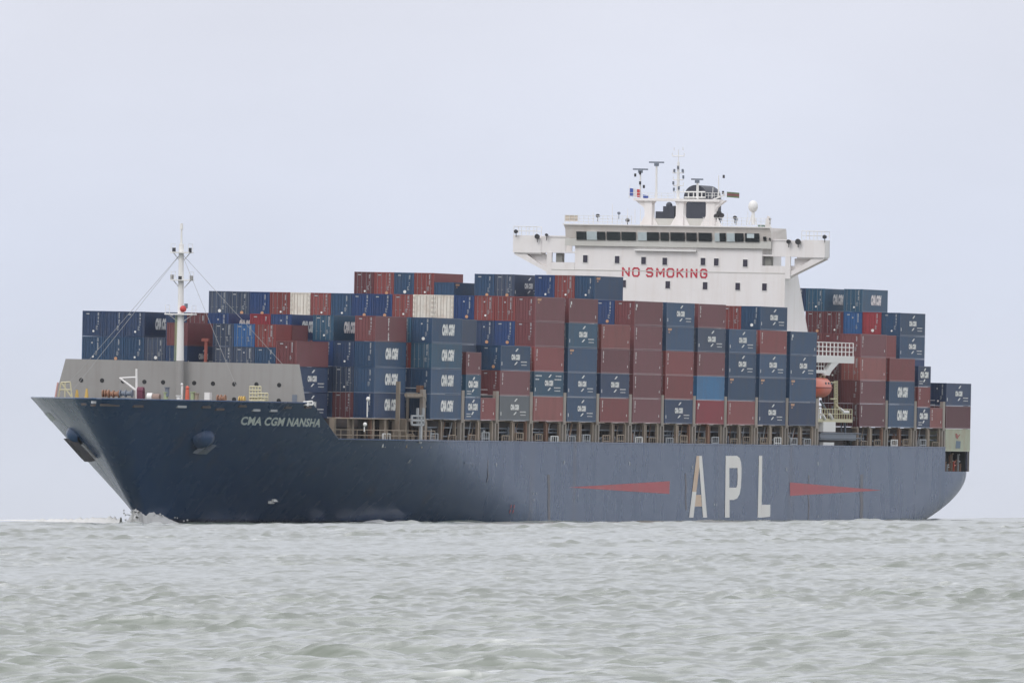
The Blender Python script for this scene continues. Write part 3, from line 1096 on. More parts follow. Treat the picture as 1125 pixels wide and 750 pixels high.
# ------------------------------------------------------------------ superstructure
HF = bay_u(14) + 14.5
def hp(x, y, du=0.0):
    v, w = vw(x, y, HF + du)
    return (HF + du, v, w)
def hbox(m, x0, y0, x1, y1, du0, du1):
    """box with its forward face seen between the two pixels of the photograph"""
    a, b = hp(x0, y0), hp(x1, y1)
    xm, ym = (x0 + x1) / 2, (y0 + y1) / 2
    v0, v1 = hp(x0, ym)[1], hp(x1, ym)[1]
    w1, w0 = hp(xm, y0)[2], hp(xm, y1)[2]
    return m.box((HF + du0, v0, w0), (HF + du1, v1, w1))

m = MB()
# lower block, raked at its after end
m.prism([(HF, 15.0, 8.95), (HF + 14.0, 15.0, 8.95), (HF + 11.0, 15.0, 24.0), (HF + 5.9, 15.0, 30.9), (HF, 15.0, 30.9)], (0, -30.0, 0))
house = m.build('superstructure', WHITE, ship)
for s in (1, -1):                                      # open side galleries
    a, b = sorted((s * 12.02, s * 15.0))
    m = MB(); m.box((HF + 0.0, a, 30.92), (HF + 0.15, b, 31.85)); m.build('gallery_bulwark', WHITE, house)
    m = MB(); m.box((HF + 5.6, a, 30.92), (HF + 5.75, b, 31.3)); m.build('gallery_bulwark', WHITE, house)
    m = MB(); m.box((HF + 0.0, s * 15.3 - 0.32, 30.3), (HF + 0.4, s * 15.3 + 0.32, 33.0)); m.build('gallery_column', WHITE, house)
m = MB()
m.box((HF + 0.02, -12.0, 30.92), (HF + 9.0, 12.0, 33.9))
m.build('upper_deckhouse', WHITE, house)
for s in (1, -1):
    m = MB()
    a, b = (12.2, 13.0) if s > 0 else (-14.6, -13.8)
    m.box((HF + 0.6, a, 30.95), (HF + 1.6, b, 32.98))
    m.build('gallery_locker', material('olive_grey_paint', (0.26, 0.26, 0.24), 0.6), house)
# bridge deck: grey band, window band, visor, parapet
m = MB()
m.box((HF - 0.35, -13.2, 33.92), (HF + 7.0, 13.2, 34.85))
m.build('bridge_front_band', GREY_BAND, house)
m = MB()
m.prism([(HF - 0.3, -13.15, 34.87), (HF - 0.55, -13.15, 35.95), (HF - 0.75, -13.3, 36.5), (HF + 7.0, -13.3, 36.5), (HF + 7.0, -13.15, 34.87)], (0, 26.4, 0))
bridge = m.build('wheelhouse', material('wheelhouse_paint', (0.66, 0.62, 0.58), 0.5, dirt=0.35, dirt_col=(0.5, 0.42, 0.36), dirt_scale=0.3, streak=0.35), house)
m = MB()
m.box((HF - 0.9, -13.4, 36.48), (HF - 0.78, 13.4, 36.62))
m.build('visor_edge', WHITE_CLEAN, house)
# wheelhouse windows
PANES = [(633.9, 644.6, 'd'), (645.2, 656.2, 'l'), (656.8, 665.2, 'd'), (667.2, 681.6, 'd'), (683.4, 698.8, 'd'), (701.3, 711, 'l'),
         (711.4, 724.2, 'd'), (726.2, 735, 'd'), (737.2, 752.6, 'd'), (754.6, 765.6, 'd'), (768, 782.2, 'd'), (785.8, 791, 'l'),
         (791.4, 797.6, 'd'), (799, 807.6, 'l'), (808.2, 817, 'd'), (819.2, 834.4, 'd'), (839.2, 842, 's')]
for x0, x1, k in PANES:
    t = (x0 - 634) / 200.0
    y0, y1 = 254.4 + 2.2 * t, 263.2 + 2.6 * t
    if k == 's':
        y0, y1 = 260, 264.5
    a, b = hp(x0, y1, -0.45), hp(x1, y0, -0.6)
    m = MB()
    m.prism([(HF - 0.5, a[1], a[2]), (HF - 0.5, b[1], a[2]), (HF - 0.68, b[1], b[2]), (HF - 0.68, a[1], b[2])], (0.2, 0, 0))
    m.build('bridge_window', CURTAIN if k == 'l' else GLASS, house)
# blind and papers behind the last pane
m = MB(); a, b = hp(821, 261.5, -0.7), hp(829, 256.8, -0.7)
m.box((HF - 0.72, a[1], a[2]), (HF - 0.69, b[1], b[2])); m.build('window_blind', CURTAIN, house)
# cabin windows of the front
for x, y in ((643.5, 284.2), (678.5, 285.2), (707.5, 286.2), (730.8, 287), (772.8, 287.3), (787.4, 287.8), (819.2, 289),
             (685.5, 311.6), (734, 312.8), (775, 313.8), (810.8, 314.6), (840.2, 315.2)):
    c = hp(x, y)
    m = MB()
    m.box((HF - 0.05, c[1] - 0.36, c[2] - 0.52), (HF + 0.01, c[1] + 0.36, c[2] + 0.52))
    m.build('window_frame', WHITE_CLEAN, house)
    m = MB()
    m.box((HF - 0.08, c[1] - 0.29, c[2] - 0.44), (HF - 0.03, c[1] + 0.29, c[2] + 0.44))
    m.build('cabin_window', material('cabin_glass', (0.035, 0.03, 0.05), 0.15), house)
# ledges across the front
m = MB()
hbox(m, 698, 274.2, 766, 276.0, -0.5, 0.0)
m.build('front_ledge', WHITE_CLEAN, house)
m = MB()
m.box((HF - 0.04, -14.98, 26.05), (HF - 0.002, 14.98, 26.12))
m.box((HF - 0.04, -14.98, 30.9), (HF - 0.002, 14.98, 31.0))
m.build('front_seam', GREY_BAND, house)
# warning painted across the front
STROKES = {
    'N': [[(0, 0), (0, 1)], [(0, 1), (1, 0)], [(1, 0), (1, 1)]],
    'O': [[(0, .2), (0, .8), (.2, 1), (.8, 1), (1, .8), (1, .2), (.8, 0), (.2, 0), (0, .2)]],
    'S': [[(1, .82), (.8, 1), (.2, 1), (0, .82), (0, .64), (.2, .52), (.8, .48), (1, .36), (1, .18), (.8, 0), (.2, 0), (0, .18)]],
    'M': [[(0, 0), (0, 1)], [(0, 1), (.5, .3)], [(.5, .3), (1, 1)], [(1, 1), (1, 0)]],
    'K': [[(0, 0), (0, 1)], [(0, .42), (1, 1)], [(.3, .6), (1, 0)]],
    'I': [[(.5, 0), (.5, 1)]],
    'G': [[(1, .82), (.8, 1), (.2, 1), (0, .8), (0, .2), (.2, 0), (.8, 0), (1, .2), (1, .48), (.55, .48)]]}
m = MB()
xs = {0: (683.5, 692.4), 1: (694.6, 703.3), 3: (709.8, 718.2), 4: (721.0, 730.6), 5: (732.4, 741.3), 6: (743.5, 751.6), 7: (752.8, 756.6), 8: (758.8, 766.6), 9: (769.2, 777.6)}
words = 'NO SMOKING'
lay = 0
for i, ch in enumerate(words):
    if ch == ' ':
        m.build('warning_lettering', RED_LETTER, house, norm=False)
        m = MB()
        continue
    x0, x1 = xs[i]
    t = (x0 - 683) / 95
    a, b = hp(x0, 303.8 + 2.0 * t), hp(x1, 293.4 + 2.0 * t)
    hw = 0.105
    for st in STROKES[ch]:
        for p, q in zip(st[:-1], st[1:]):
            p = (a[1] + hw + (b[1] - a[1] - 2 * hw) * p[0], a[2] + hw + (b[2] - a[2] - 2 * hw) * p[1])
            q = (a[1] + hw + (b[1] - a[1] - 2 * hw) * q[0], a[2] + hw + (b[2] - a[2] - 2 * hw) * q[1])
            d = Vector((q[0] - p[0], q[1] - p[1])).normalized()
            nn = Vector((-d.y, d.x)) * hw
            e0, e1 = d * hw * 0.6, d * hw * 0.6
            lay += 1
            uu = HF - 0.02 - 0.0004 * lay
            m.face([(uu, p[0] - e0.x + nn.x, p[1] - e0.y + nn.y), (uu, q[0] + e1.x + nn.x, q[1] + e1.y + nn.y),
                    (uu, q[0] + e1.x - nn.x, q[1] + e1.y - nn.y), (uu, p[0] - e0.x - nn.x, p[1] - e0.y - nn.y)])
m.build('warning_lettering', RED_LETTER, house, norm=False)

# bridge wings
for s in (1, -1):
    m = MB()
    def sb(u0, v0, w0, u1, v1, w1):
        m.box((HF + u0, min(s * v0, s * v1), w0), (HF + u1, max(s * v0, s * v1), w1))
    sb(0.1, 12.0, 33.02, 3.0, 16.4, 33.2)                       # deck
    sb(0.1, 13.22, 33.2, 0.25, 16.4, 35.0)                      # front bulwark, inner half
    sb(0.0, 13.25, 34.95, 0.4, 15.6, 35.12)
    sb(2.85, 13.22, 33.2, 3.0, 16.4, 34.6)
    m.prism([(HF + 0.02, s * 16.4, 32.95), (HF + 0.02, s * 20.0, 32.95), (HF + 0.02, s * 20.0, 35.1), (HF + 0.02, s * 17.2, 35.1), (HF + 0.02, s * 16.4, 34.75)], (0.14, 0, 0))
    sb(0.16, 19.85, 32.95, 2.3, 20.0, 35.1)
    sb(0.16, 16.4, 32.8, 2.3, 19.85, 32.98)
    m.prism([(HF + 2.16, s * 16.4, 32.95), (HF + 2.16, s * 20.0, 32.95), (HF + 2.16, s * 20.0, 35.1), (HF + 2.16, s * 16.4, 35.1)], (0.14, 0, 0))
    wing = m.build('bridge_wing', WHITE, house)
    # bracket with its lightening hole: a raking lower flange, a top web and the plate round the hole
    m = MB()
    ol, ih = 19.6, 15.0
    m.prism([(HF + 0.2, s * 15.0, 30.2), (HF + 0.2, s * 15.6, 30.6), (HF + 0.2, s * 19.95, 32.78), (HF + 0.2, s * 18.3, 32.78), (HF + 0.2, s * 16.5, 31.55), (HF + 0.2, s * 15.0, 31.0)], (1.9, 0, 0))
    m.build('wing_bracket', WHITE, house)
    m = MB()
    m.prism([(HF + 1.0, s * 15.0, 30.9), (HF + 1.0, s * 16.5, 31.5), (HF + 1.0, s * 18.4, 32.8), (HF + 1.0, s * 15.9, 32.8), (HF + 1.0, s * 15.9, 31.9), (HF + 1.0, s * 15.0, 31.9)], (0.1, 0, 0))
    m.build('bracket_web', WHITE, house)
    m = MB()                                                     # glazed dodger and rail on the wing end
    for y in np.linspace(17.0, 19.95, 4):
        m.tube((HF + 0.1, s * y, 35.1), (HF + 0.1, s * y, 36.2), 0.04, n=5)
        m.tube((HF + 2.2, s * y, 35.1), (HF + 2.2, s * y, 36.2), 0.04, n=5)
    for uu in (0.1, 2.2):
        for z in (35.65, 36.2):
            m.tube((HF + uu, s * 17.0, z), (HF + uu, s * 19.95, z), 0.04, n=5)
    m.tube((HF + 0.1, s * 19.95, 36.2), (HF + 2.2, s * 19.95, 36.2), 0.04, n=5)
    m.build('wing_rail', WHITE_CLEAN, wing)
for x, y, r in ((567.5, 254.3, 0.25), (590.8, 259.8, 0.32), (601, 258, 0.18), (867, 265.5, 0.27), (877.4, 265.5, 0.36), (906.6, 260.3, 0.26), (846.5, 262.5, 0.14), (846.6, 240.6, 0.12)):
    c = hp(x, y, -0.3)
    m = MB()
    m.tube((c[0] - 0.2, c[1], c[2]), (c[0] + 0.25, c[1], c[2]), r, r * 0.8, n=12)
    m.tube(c, (c[0], c[1], c[2] - 0.7), 0.05, n=5)
    m.build('searchlight', DARK, house)

# compass deck: rails, aerials, portal mast, dome
for sd in (1, -1):
    m = MB()
    for k in range(15):
        y = sd * (4.6 + 8.6 * k / 14)
        m.tube((HF - 0.7, y, 36.5), (HF - 0.7, y, 37.65), 0.035, n=4)
    for z in (36.9, 37.28, 37.65):
        m.tube((HF - 0.7, sd * 4.5, z), (HF - 0.7, sd * 13.2, z), 0.035, n=4)
    m.build('compass_deck_rail', WHITE_CLEAN, house)
m = MB()
hbox(m, 623, 236.3, 636.5, 242.8, -0.62, -0.5)
m.build('life_raft_box', material('cream_canvas', (0.70, 0.62, 0.52), 0.8, dirt=0.5, dirt_col=(0.5, 0.36, 0.28), dirt_scale=1.2), house)
def pole(x, y0, y1, r=0.05, du=0.8, mat=WHITE_CLEAN, name='aerial'):
    a, b = hp(x, y0, du), hp(x + (y0 - y1) * 0.015, y1, du)
    return MB().tube(a, b, r, r * 0.6, n=6).build(name, mat, house)
for x, y1 in ((652, 233), (673, 224), (690, 229), (698, 229), (704, 229), (799.5, 234), (807, 235), (822, 232)):
    pole(x, 245, y1)
for x, y, r in ((657.3, 237, 0.22), (680.5, 234.2, 0.17), (690, 241.8, 0.24), (790.5, 234, 0.3), (793.5, 236.5, 0.28), (787.5, 237.5, 0.3), (809.3, 241, 0.2), (808, 239, 0.22)):
    c = hp(x, y, 0.4)
    m = MB()
    m.tube((c[0], c[1], c[2] - 0.7), c, 0.05, n=5)
    m.tube((c[0] - 0.2, c[1], c[2]), (c[0] + 0.2, c[1], c[2]), r, n=10)
    m.build('signal_lamp', DARK if r > 0.2 else BLUEGREY, house)
c = hp(828, 226.8, 1.0)
m = MB()
m.ball(c, 0.6, 18, 12, 1.25)
m.build('satellite_dome', WHITE_CLEAN, house, smooth=True)
m = MB()
b0 = hp(828.3, 247, 1.0)
m.tube((c[0], b0[1], b0[2]), (c[0], c[1], c[2] - 0.4), 0.2, n=8)
for dv in (-0.5, 0.5):
    m.tube((c[0], c[1] + dv, b0[2]), (c[0], c[1], c[2] - 0.6), 0.06, n=5)
m.build('dome_pedestal', WHITE_CLEAN, house)
m = MB()
hbox(m, 833.8, 247.2, 840.4, 249.6, -0.3, 0.8)
m.build('deck_locker', material('dull_green', (0.2, 0.28, 0.24), 0.6), house)
m = MB()
a = hp(841, 250, 0.2)
m.prism([hp(840.5, 250, 0.2), hp(846.5, 250, 0.2), hp(846.2, 238, 0.2), hp(843.8, 237, 0.2), hp(841.5, 244, 0.2)], (0.12, 0, 0))
m.build('end_screen', WHITE, house)

# portal mast over the wheelhouse
PM = 2.2
def pp(x, y, du=0.0):
    return hp(x, y, PM + du)
portal = None
for x0, x1 in ((708.3, 716.2), (742.6, 750.8), (775.6, 785.2)):
    m = MB()
    a, b = pp(x0, 250), pp(x1, 250)
    t = pp(x0, 220)
    m.box((HF + PM, a[1], a[2]), (HF + PM + 1.3, b[1], t[2]))
    for q, sx in ((a[1], -1), (b[1], 1)):
        m.prism([(HF + PM + 0.3, q, a[2] + 1.6), (HF + PM + 0.3, q + sx * 0.9, a[2]), (HF + PM + 0.3, q, a[2])], (0.5, 0, 0))
    # rounded knees under the beam
    for q, sx in ((a[1], -1), (b[1], 1)):
        pl = [(HF + PM + 0.1, q, t[2]), (HF + PM + 0.1, q + sx * 0.55, t[2])] + \
             [(HF + PM + 0.1, q + sx * 0.55 * (1 - math.sin(k * 0.3)), t[2] - 0.6 * (1 - math.cos(k * 0.3))) for k in range(1, 6)] + [(HF + PM + 0.1, q, t[2] - 0.6)]
        if (x0 < 710 and sx < 0) or (x0 > 770 and sx > 0):
            pl = [(HF + PM + 0.1, q, t[2]), (HF + PM + 0.1, q + sx * 1.3, t[2]), (HF + PM + 0.1, q + sx * 0.15, t[2] - 0.9), (HF + PM + 0.1, q, t[2] - 1.4)]
        m.prism(pl, (1.1, 0, 0))
    m.build('portal_leg', WHITE, house)
m = MB()
a, b = pp(697, 220.4), pp(791.5, 217.6)
m.box((HF + PM - 0.25, a[1], a[2]), (HF + PM + 1.5, b[1], a[2] + 0.32))
m.build('portal_beam', WHITE, house)
m = MB()                                                          # panels between the legs
for x0, x1 in ((716.4, 742.4), (751.0, 775.4)):
    a, b = pp(x0, 247.8), pp(x1, 247.8)
    t = pp(x0, 239.8)
    m.box((HF + PM + 0.4, a[1], a[2]), (HF + PM + 0.5, b[1], t[2]))
m.build('portal_screen', GREY_BAND, house)
m = MB()
for x0, x1 in ((692, 742), (776, 799)):
    a, b = pp(x0, 218), pp(x1, 216.4)
    for z in (0.35, 0.7):
        m.tube((HF + PM - 0.2, a[1], a[2] + z), (HF + PM - 0.2, b[1], a[2] + z), 0.03, n=4)
    for t in np.linspace(0, 1, 8):
        y = a[1] + (b[1] - a[1]) * t
        m.tube((HF + PM - 0.2, y, a[2]), (HF + PM - 0.2, y, a[2] + 0.7), 0.03, n=4)
m.build('portal_rail', WHITE_CLEAN, house)
def radar(x, yb, yt, half, r=0.11):
    m = MB()
    a, b = pp(x, yb, 0.4), pp(x + (yb - yt) * 0.012, yt, 0.4)
    m.tube(a, b, r, r * 0.8, n=8)
    m.build('radar_mast', WHITE_CLEAN, house)
    m = MB()
    m.box((b[0] - 0.12, b[1] - half, b[2] + 0.02), (b[0] + 0.12, b[1] + half, b[2] + 0.2))
    m.box((b[0] - 0.2, b[1] - 0.25, b[2] - 0.35), (b[0] + 0.2, b[1] + 0.25, b[2]))
    m.build('radar_scanner', BLUEGREY, house)
radar(704, 218, 187, 0.95)
radar(721.6, 218, 179.4, 0.95, 0.15)
radar(766.4, 218, 198, 0.75)
m = MB()
m.tube(pp(745.5, 219, 0.4), pp(746.1, 178, 0.4), 0.2, 0.14, n=8)
m.tube(pp(746.1, 178, 0.4), pp(746.3, 164, 0.4), 0.06, 0.04, n=5)
for y, h in ((211, 5.5), (204, 5.5), (197.5, 5.5), (190, 6), (171.5, 6.5)):
    m.tube(pp(746 - h, y, 0.4), pp(746 + h, y, 0.4), 0.06, n=5)
    m.tube(pp(746 - h, y, 0.4), pp(746 - h, y - 3.4, 0.4), 0.05, n=5)
    m.tube(pp(746 + h, y, 0.4), pp(746 + h, y - 3.4, 0.4), 0.05, n=5)
m.build('main_mast', WHITE_CLEAN, house)
for x, y in ((741.6, 187.5), (750.6, 187.5), (745.6, 184), (740.4, 201), (751.4, 194.5), (741, 208), (746.4, 206.5), (741.5, 163.8), (751.2, 163.6)):
    c = pp(x, y, 0.2)
    MB().tube((c[0], c[1], c[2] - 0.2), (c[0], c[1], c[2] + 0.2), 0.13 if y > 170 else 0.05, n=8).build('navigation_light', BLUEGREY if y > 170 else WHITE_CLEAN, house)
for x, y in ((698.6, 192.4), (704, 190), (703.9, 201), (708, 205), (795.8, 194), (795, 211.6)):
    c = pp(x, y, 0.2)
    MB().tube((c[0], c[1], c[2] - 0.2), (c[0], c[1], c[2] + 0.2), 0.14, n=8).build('navigation_light', DARK, house)
m = MB()
m.tube(pp(790, 217.5, 0.4), pp(790.3, 192.5, 0.4), 0.1, 0.06, n=6)
m.tube(pp(783.5, 219.5, 0.4), pp(797, 214, 0.4), 0.09, n=6)
m.tube(pp(783.5, 217.5, 0.4), pp(784, 206, 0.4), 0.04, n=5)
m.build('signal_yard', WHITE_CLEAN, house)
m = MB()
m.tube(pp(692.3, 217.5, 0.4), pp(692.6, 203, 0.4), 0.04, n=5)
m.build('signal_halyard', WHITE_CLEAN, house)

# funnel casing behind the wheelhouse
FU = HF + 21.5
def fp(x, y, du=0.0):
    v, w = vw(x, y, FU + du)
    return (FU + du, v, w)
a, b = fp(751.3, 250), fp(776.6, 250)
cw = (a[1] + b[1]) / 2
hwid = (b[1] - a[1]) / 2
m = MB()
top = fp(764, 203.2)[2]
sh = fp(764, 217)[2]
arc = [(FU, cw + hwid * 1.02 * math.cos(t), sh + (top - sh) * math.sin(t)) for t in np.linspace(0, math.pi, 17)]
m.prism([(FU, cw + hwid, 8.95)] + arc + [(FU, cw - hwid, 8.95)], (6.5, 0, 0))
fun = m.build('funnel', FUNNEL, ship)
m = MB()
for y in (211, 217):
    p, q = fp(752.6, y, -0.4), fp(775.4, y, -0.4)
    m.tube(p, q, 0.11, n=5)
m.tube(fp(767.2, 219, -0.4), fp(767.4, 201, -0.4), 0.14, n=5)
for x in (757, 762.5, 771.5):
    m.tube(fp(x, 218, -0.4), fp(x + 0.2, 211, -0.4), 0.09, n=5)
m.build('funnel_platform_rail', WHITE_CLEAN, fun)
m = MB()
for x0, x1, y0 in ((720.4, 730.5, 232.2), (728.5, 735, 226.5), (733.2, 740.8, 226), (773.2, 775.8, 227)):
    p, q = fp(x0, 250, 1), fp(x1, 250, 1)
    t = fp(x0, y0, 1)
    m.box((FU + 1.0, p[1], 8.95), (FU + 4.5, q[1], t[2]))
m.ball(fp(735.8, 225.6, 1.5), 0.42, 12, 8, 1.0)
m.build('exhaust_casing', FUNNEL, ship)

# ------------------------------------------------------------------ port side of the gap abreast the house: boat deck, davit, gangway
V0 = 19.5
def sp(x, y, v=V0):
    u, w = uw(x, y, v)
    return (u, v, w)
m = MB()
a, b = sp(895.5, 393), sp(936.5, 388.6)
m.box((a[0] - 0.5, 15.1, a[2] - 0.3), (b[0], V0 + 0.2, a[2] + 0.12))
m.box((a[0] - 0.5, V0 - 0.15, a[2] - 0.55), (b[0], V0 + 0.25, a[2] + 0.35))
boat_deck = m.build('boat_deck', WHITE_CLEAN, ship)
m = MB()
zt = a[2] + 0.3
for t in np.linspace(0, 1, 11):
    u = a[0] - 0.5 + (b[0] - a[0] + 0.45) * t
    m.tube((u, V0 + 0.1, zt), (u, V0 + 0.1, zt + 1.65), 0.07, n=5)
for z in (0.55, 1.1, 1.65):
    m.tube((a[0] - 0.5, V0 + 0.1, zt + z), (b[0], V0 + 0.1, zt + z), 0.06, n=5)
m.build('boat_deck_rail', WHITE_CLEAN, boat_deck)
m = MB()
pl = [sp(916, 393.6), sp(928, 393.6), sp(920.5, 398), sp(912, 407.5), sp(909.5, 412.5), sp(905, 412), sp(906.8, 407), sp(911, 400)]
m.prism([(p[0], V0 + 0.2, p[2]) for p in pl], (0, -0.5, 0))
m.prism([(p[0], V0 + 0.2, p[2]) for p in (sp(925, 393.6), sp(936.5, 393.6), sp(936, 396.8), sp(924, 395.8))], (0, -0.4, 0))
m.build('boat_davit', WHITE_CLEAN, ship)
m = MB()
a2, b2 = sp(894, 410), sp(909, 405.6)
m.box((a2[0] - 0.5, 16.0, a2[2] + 0.05), (b2[0], V0, a2[2] + 0.45))
for t in np.linspace(0, 0.8, 5):
    u = a2[0] + (b2[0] - a2[0]) * t
    m.tube((u, V0 - 0.1, a2[2] + 0.4), (u, V0 - 0.1, a2[2] + 1.4), 0.06, n=5)
for z in (0.9, 1.4):
    m.tube((a2[0] - 0.5, V0 - 0.1, a2[2] + z), (b2[0] - 1.5, V0 - 0.1, a2[2] + z), 0.06, n=5)
m.build('davit_platform', WHITE_CLEAN, ship)
m = MB()
for x0, y0, x1, y1 in ((904, 409, 898.5, 418), (906.5, 410, 904.5, 416)):
    m.tube(sp(x0, y0, 18.9), sp(x1, y1, 18.9), 0.16, n=6)
m.build('boat_fall', PALE_YELLOW, ship)
m = MB()
for x in (917.0, 919.4):
    m.tube(sp(x, 459, 18.6), sp(x, 418, 18.6), 0.13, n=5)
for k in range(14):
    y = 420 + 38 * k / 13
    m.tube(sp(917.0, y, 18.6), sp(919.4, y, 18.6), 0.06, n=4)
m.tube(sp(917.5, 445, 18.7), sp(926, 452, 18.7), 0.16, n=5)
m.tube(sp(912, 420, 18.6), sp(918, 420, 18.6), 0.1, n=5)
m.tube(sp(912, 438, 18.6), sp(918, 438, 18.6), 0.1, n=5)
m.build('boarding_ladder', PALE_YELLOW, ship)
m = MB()
a, b = sp(898.3, 463.4), sp(936.3, 460.2)
m.box((a[0], 15.2, a[2]), (b[0], V0, b[2]))
low_deck = m.build('gangway_platform', PALE_YELLOW, ship)
m = MB()
for t in np.linspace(0, 1, 15):
    u = a[0] + (b[0] - a[0]) * t
    m.tube((u, V0 - 0.1, b[2]), (u, V0 - 0.1, b[2] + 1.2), 0.07, n=4)
for z in (0.6, 1.2):
    m.tube((a[0], V0 - 0.1, b[2] + z), (b[0], V0 - 0.1, b[2] + z), 0.06, n=4)
m.build('gangway_platform_rail', PALE_YELLOW, low_deck)
m = MB()
a, b = sp(904, 474.2, 19.6), sp(917.8, 463.4, 19.6)
m.box((a[0], 18.0, a[2]), (b[0], 19.6, b[2]))
m.build('cable_box', WHITE_CLEAN, ship)
for x0, x1 in ((902.5, 906), (911.2, 914)):
    MB().tube(sp(x0, 455, 19.6), sp(x1, 460, 19.6), 0.2, n=6).build('pipe_brace', WHITE_CLEAN, ship)
m = MB()
m.tube(sp(922.5, 449, 19.3), sp(927, 452.8, 19.3), 0.22, n=6)
m.tube(sp(925, 452.6, 19.3), sp(931, 452.6, 19.3), 0.25, n=6)
m.build('pipe_davit', WHITE_CLEAN, ship)
for p0, p1, r_ in (((901, 440), (911, 456), 0.14), ((914, 446), (914.5, 459), 0.1), ((924, 464), (924, 474), 0.1), ((928, 464), (928, 478), 0.16)):
    MB().tube(sp(*p0, 18.9), sp(*p1, 18.9), r_, n=6).build('davit_brace', BLUEGREY, ship)
m = MB()
a, b = sp(900.5, 483, 19.7), sp(945, 477, 19.7)
m.box((a[0], 19.2, a[2]), (b[0] - 2, 19.7, b[2]))
m.tube((a[0], 19.75, b[2] + 0.1), (b[0], 19.75, b[2] + 0.1), 0.07, n=5)
m.tube((a[0], 19.75, a[2] + 0.25), (b[0] + 1.5, 19.75, a[2] + 0.25), 0.07, n=5)
m.build('accommodation_ladder', BLUEGREY, ship)
m = MB()
a, b = sp(904, 489.5, 19.6), sp(916, 485.8, 19.6)
m.box((a[0], 19.1, a[2]), (b[0], 19.6, b[2]))
m.build('deck_locker', MARK, ship)
m = MB()
for x0, x1, y0, mat in ((893.6, 895.8, 447, 0), (896.2, 898, 433, 0), (938, 940.2, 434, 0)):
    p, q = sp(x0, 489, 19.1), sp(x1, y0, 19.1)
    m.box((p[0], 18.8, 8.95), (q[0], 19.3, q[2]))
m.build('deck_post', BEIGE, ship)
m = MB()
m.box((HF - 1.0, -18.5, 9.0), (HF + 17.0, 18.3, 11.6))
m.build('casing', HATCH, ship)
m = MB()
m.box((HF + 14.2, -14.5, 9.0), (HF + 16.8, 14.5, 22.0))
m.build('engine_casing', DARK, ship)

# lifeboat, hung in the davit: a thing of its own
boat_c = (HF + 2.0, 18.75, uw(904, 436.5, 20)[1])
boat = empty('lifeboat', ship_at(*boat_c))
tag(boat, 'orange enclosed lifeboat hanging under the white davit behind the aftermost forward stack', 'lifeboat')
def boat_shell(z0, z1, prof, name, mat, par):
    m = MB(raw=True)
    rows = []
    n = 20
    for k in range(n + 1):
        t = -1 + 2 * k / n
        L = 4.1
        wd = 1.45 * (1 - abs(t) ** 3.2) ** 0.6 + 0.02
        r = []
        for z, f in prof:
            r.append((t * L * (0.82 + 0.18 * min(1, z / 1.2)) if z < 1.2 else t * L * (1 - 0.10 * (z - 1.2)), wd * f, z))
        rows.append(r + [(p[0], -p[1], p[2]) for p in r[::-1]])
    m.grid(rows)
    return m.build(name, mat, par, smooth=True)
boat_shell(0, 1.2, [(1.22, 1.0), (0.9, 0.98), (0.5, 0.85), (0.2, 0.6), (0.0, 0.12)], 'boat_hull', ORANGE, boat)
boat_shell(1.2, 2.6, [(1.24, 0.98), (1.6, 0.96), (2.05, 0.8), (2.35, 0.55), (2.45, 0.1)], 'boat_canopy', material('pale_orange_gelcoat', (0.70, 0.20, 0.13), 0.4, dirt=0.2, dirt_col=(0.5, 0.2, 0.15)), boat)
m = MB(raw=True)
for s in (1, -1):
    ps = []
    for k in range(21):
        t = -1 + 2 * k / 20
        ps.append((t * 4.1, s * (1.5 * (1 - abs(t) ** 3.2) ** 0.6 + 0.02), 1.23))
    m.path(ps, 0.07, 5)
m.build('rubbing_strake', material('dark_orange', (0.3, 0.07, 0.05), 0.6), boat)
for x in (-1.9, -0.6, 0.7):
    m = MB(raw=True)
    m.box((x - 0.25, 1.34, 1.62), (x + 0.25, 1.42, 1.88))
    m.build('boat_window', GLASS, boat)

# ------------------------------------------------------------------ open after mooring deck
m = MB()
for x, wd in ((1037.2, 0.5), (1063.4, 0.45)):
    u, _ = uw(x, 505, 19.4)
    m.box((u - wd, 18.9, 6.8), (u + wd, 19.4, 9.4))
for s in (-1,):
    m.box((228.8, -19.4, 6.8), (229.8, -18.9, 9.4)); m.box((239.9, -19.4, 6.8), (240.9, -18.9, 9.4))
m.box((228.6, -19.3, 9.4), (241.0, 19.3, 9.68))
m.build('aft_platform', HATCH, ship)
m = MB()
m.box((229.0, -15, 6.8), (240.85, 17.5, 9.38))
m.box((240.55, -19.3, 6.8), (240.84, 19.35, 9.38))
m.build('shaded_recess_fill', BLACK, ship)  # near-black fill: the shade inside the recess is put into its colour
for k in range(11):
    u = 229.4 + k * 1.08
    m = MB()
    h = [1.9, 1.0, 2.4, 1.2, 0.9, 2.1, 2.3, 1.3, 1.5, 2.2, 1.0][k]
    m.box((u, 18.7, 6.8), (u + 0.13, 18.9, 6.8 + h))
    m.box((u, 18.72, 6.8 + h * 0.55), (u + 0.9, 18.86, 6.92 + h * 0.55))
    m.box((u, 18.72, 6.8 + h - 0.12), (u + 0.8, 18.86, 6.8 + h))
    m.build('stern_rail', [RUSTY, BEIGE, ORANGE, RUSTY, MARK_DIM][k % 5], ship)
m = MB()
m.box((240.9, 18.9, 6.9), (241.15, 19.5, 17.5))
m.box((240.9, -19.5, 6.9), (241.15, -18.9, 17.5))
m.build('stern_post', material('indigo_post_paint', (0.05, 0.05, 0.10), 0.5), ship)

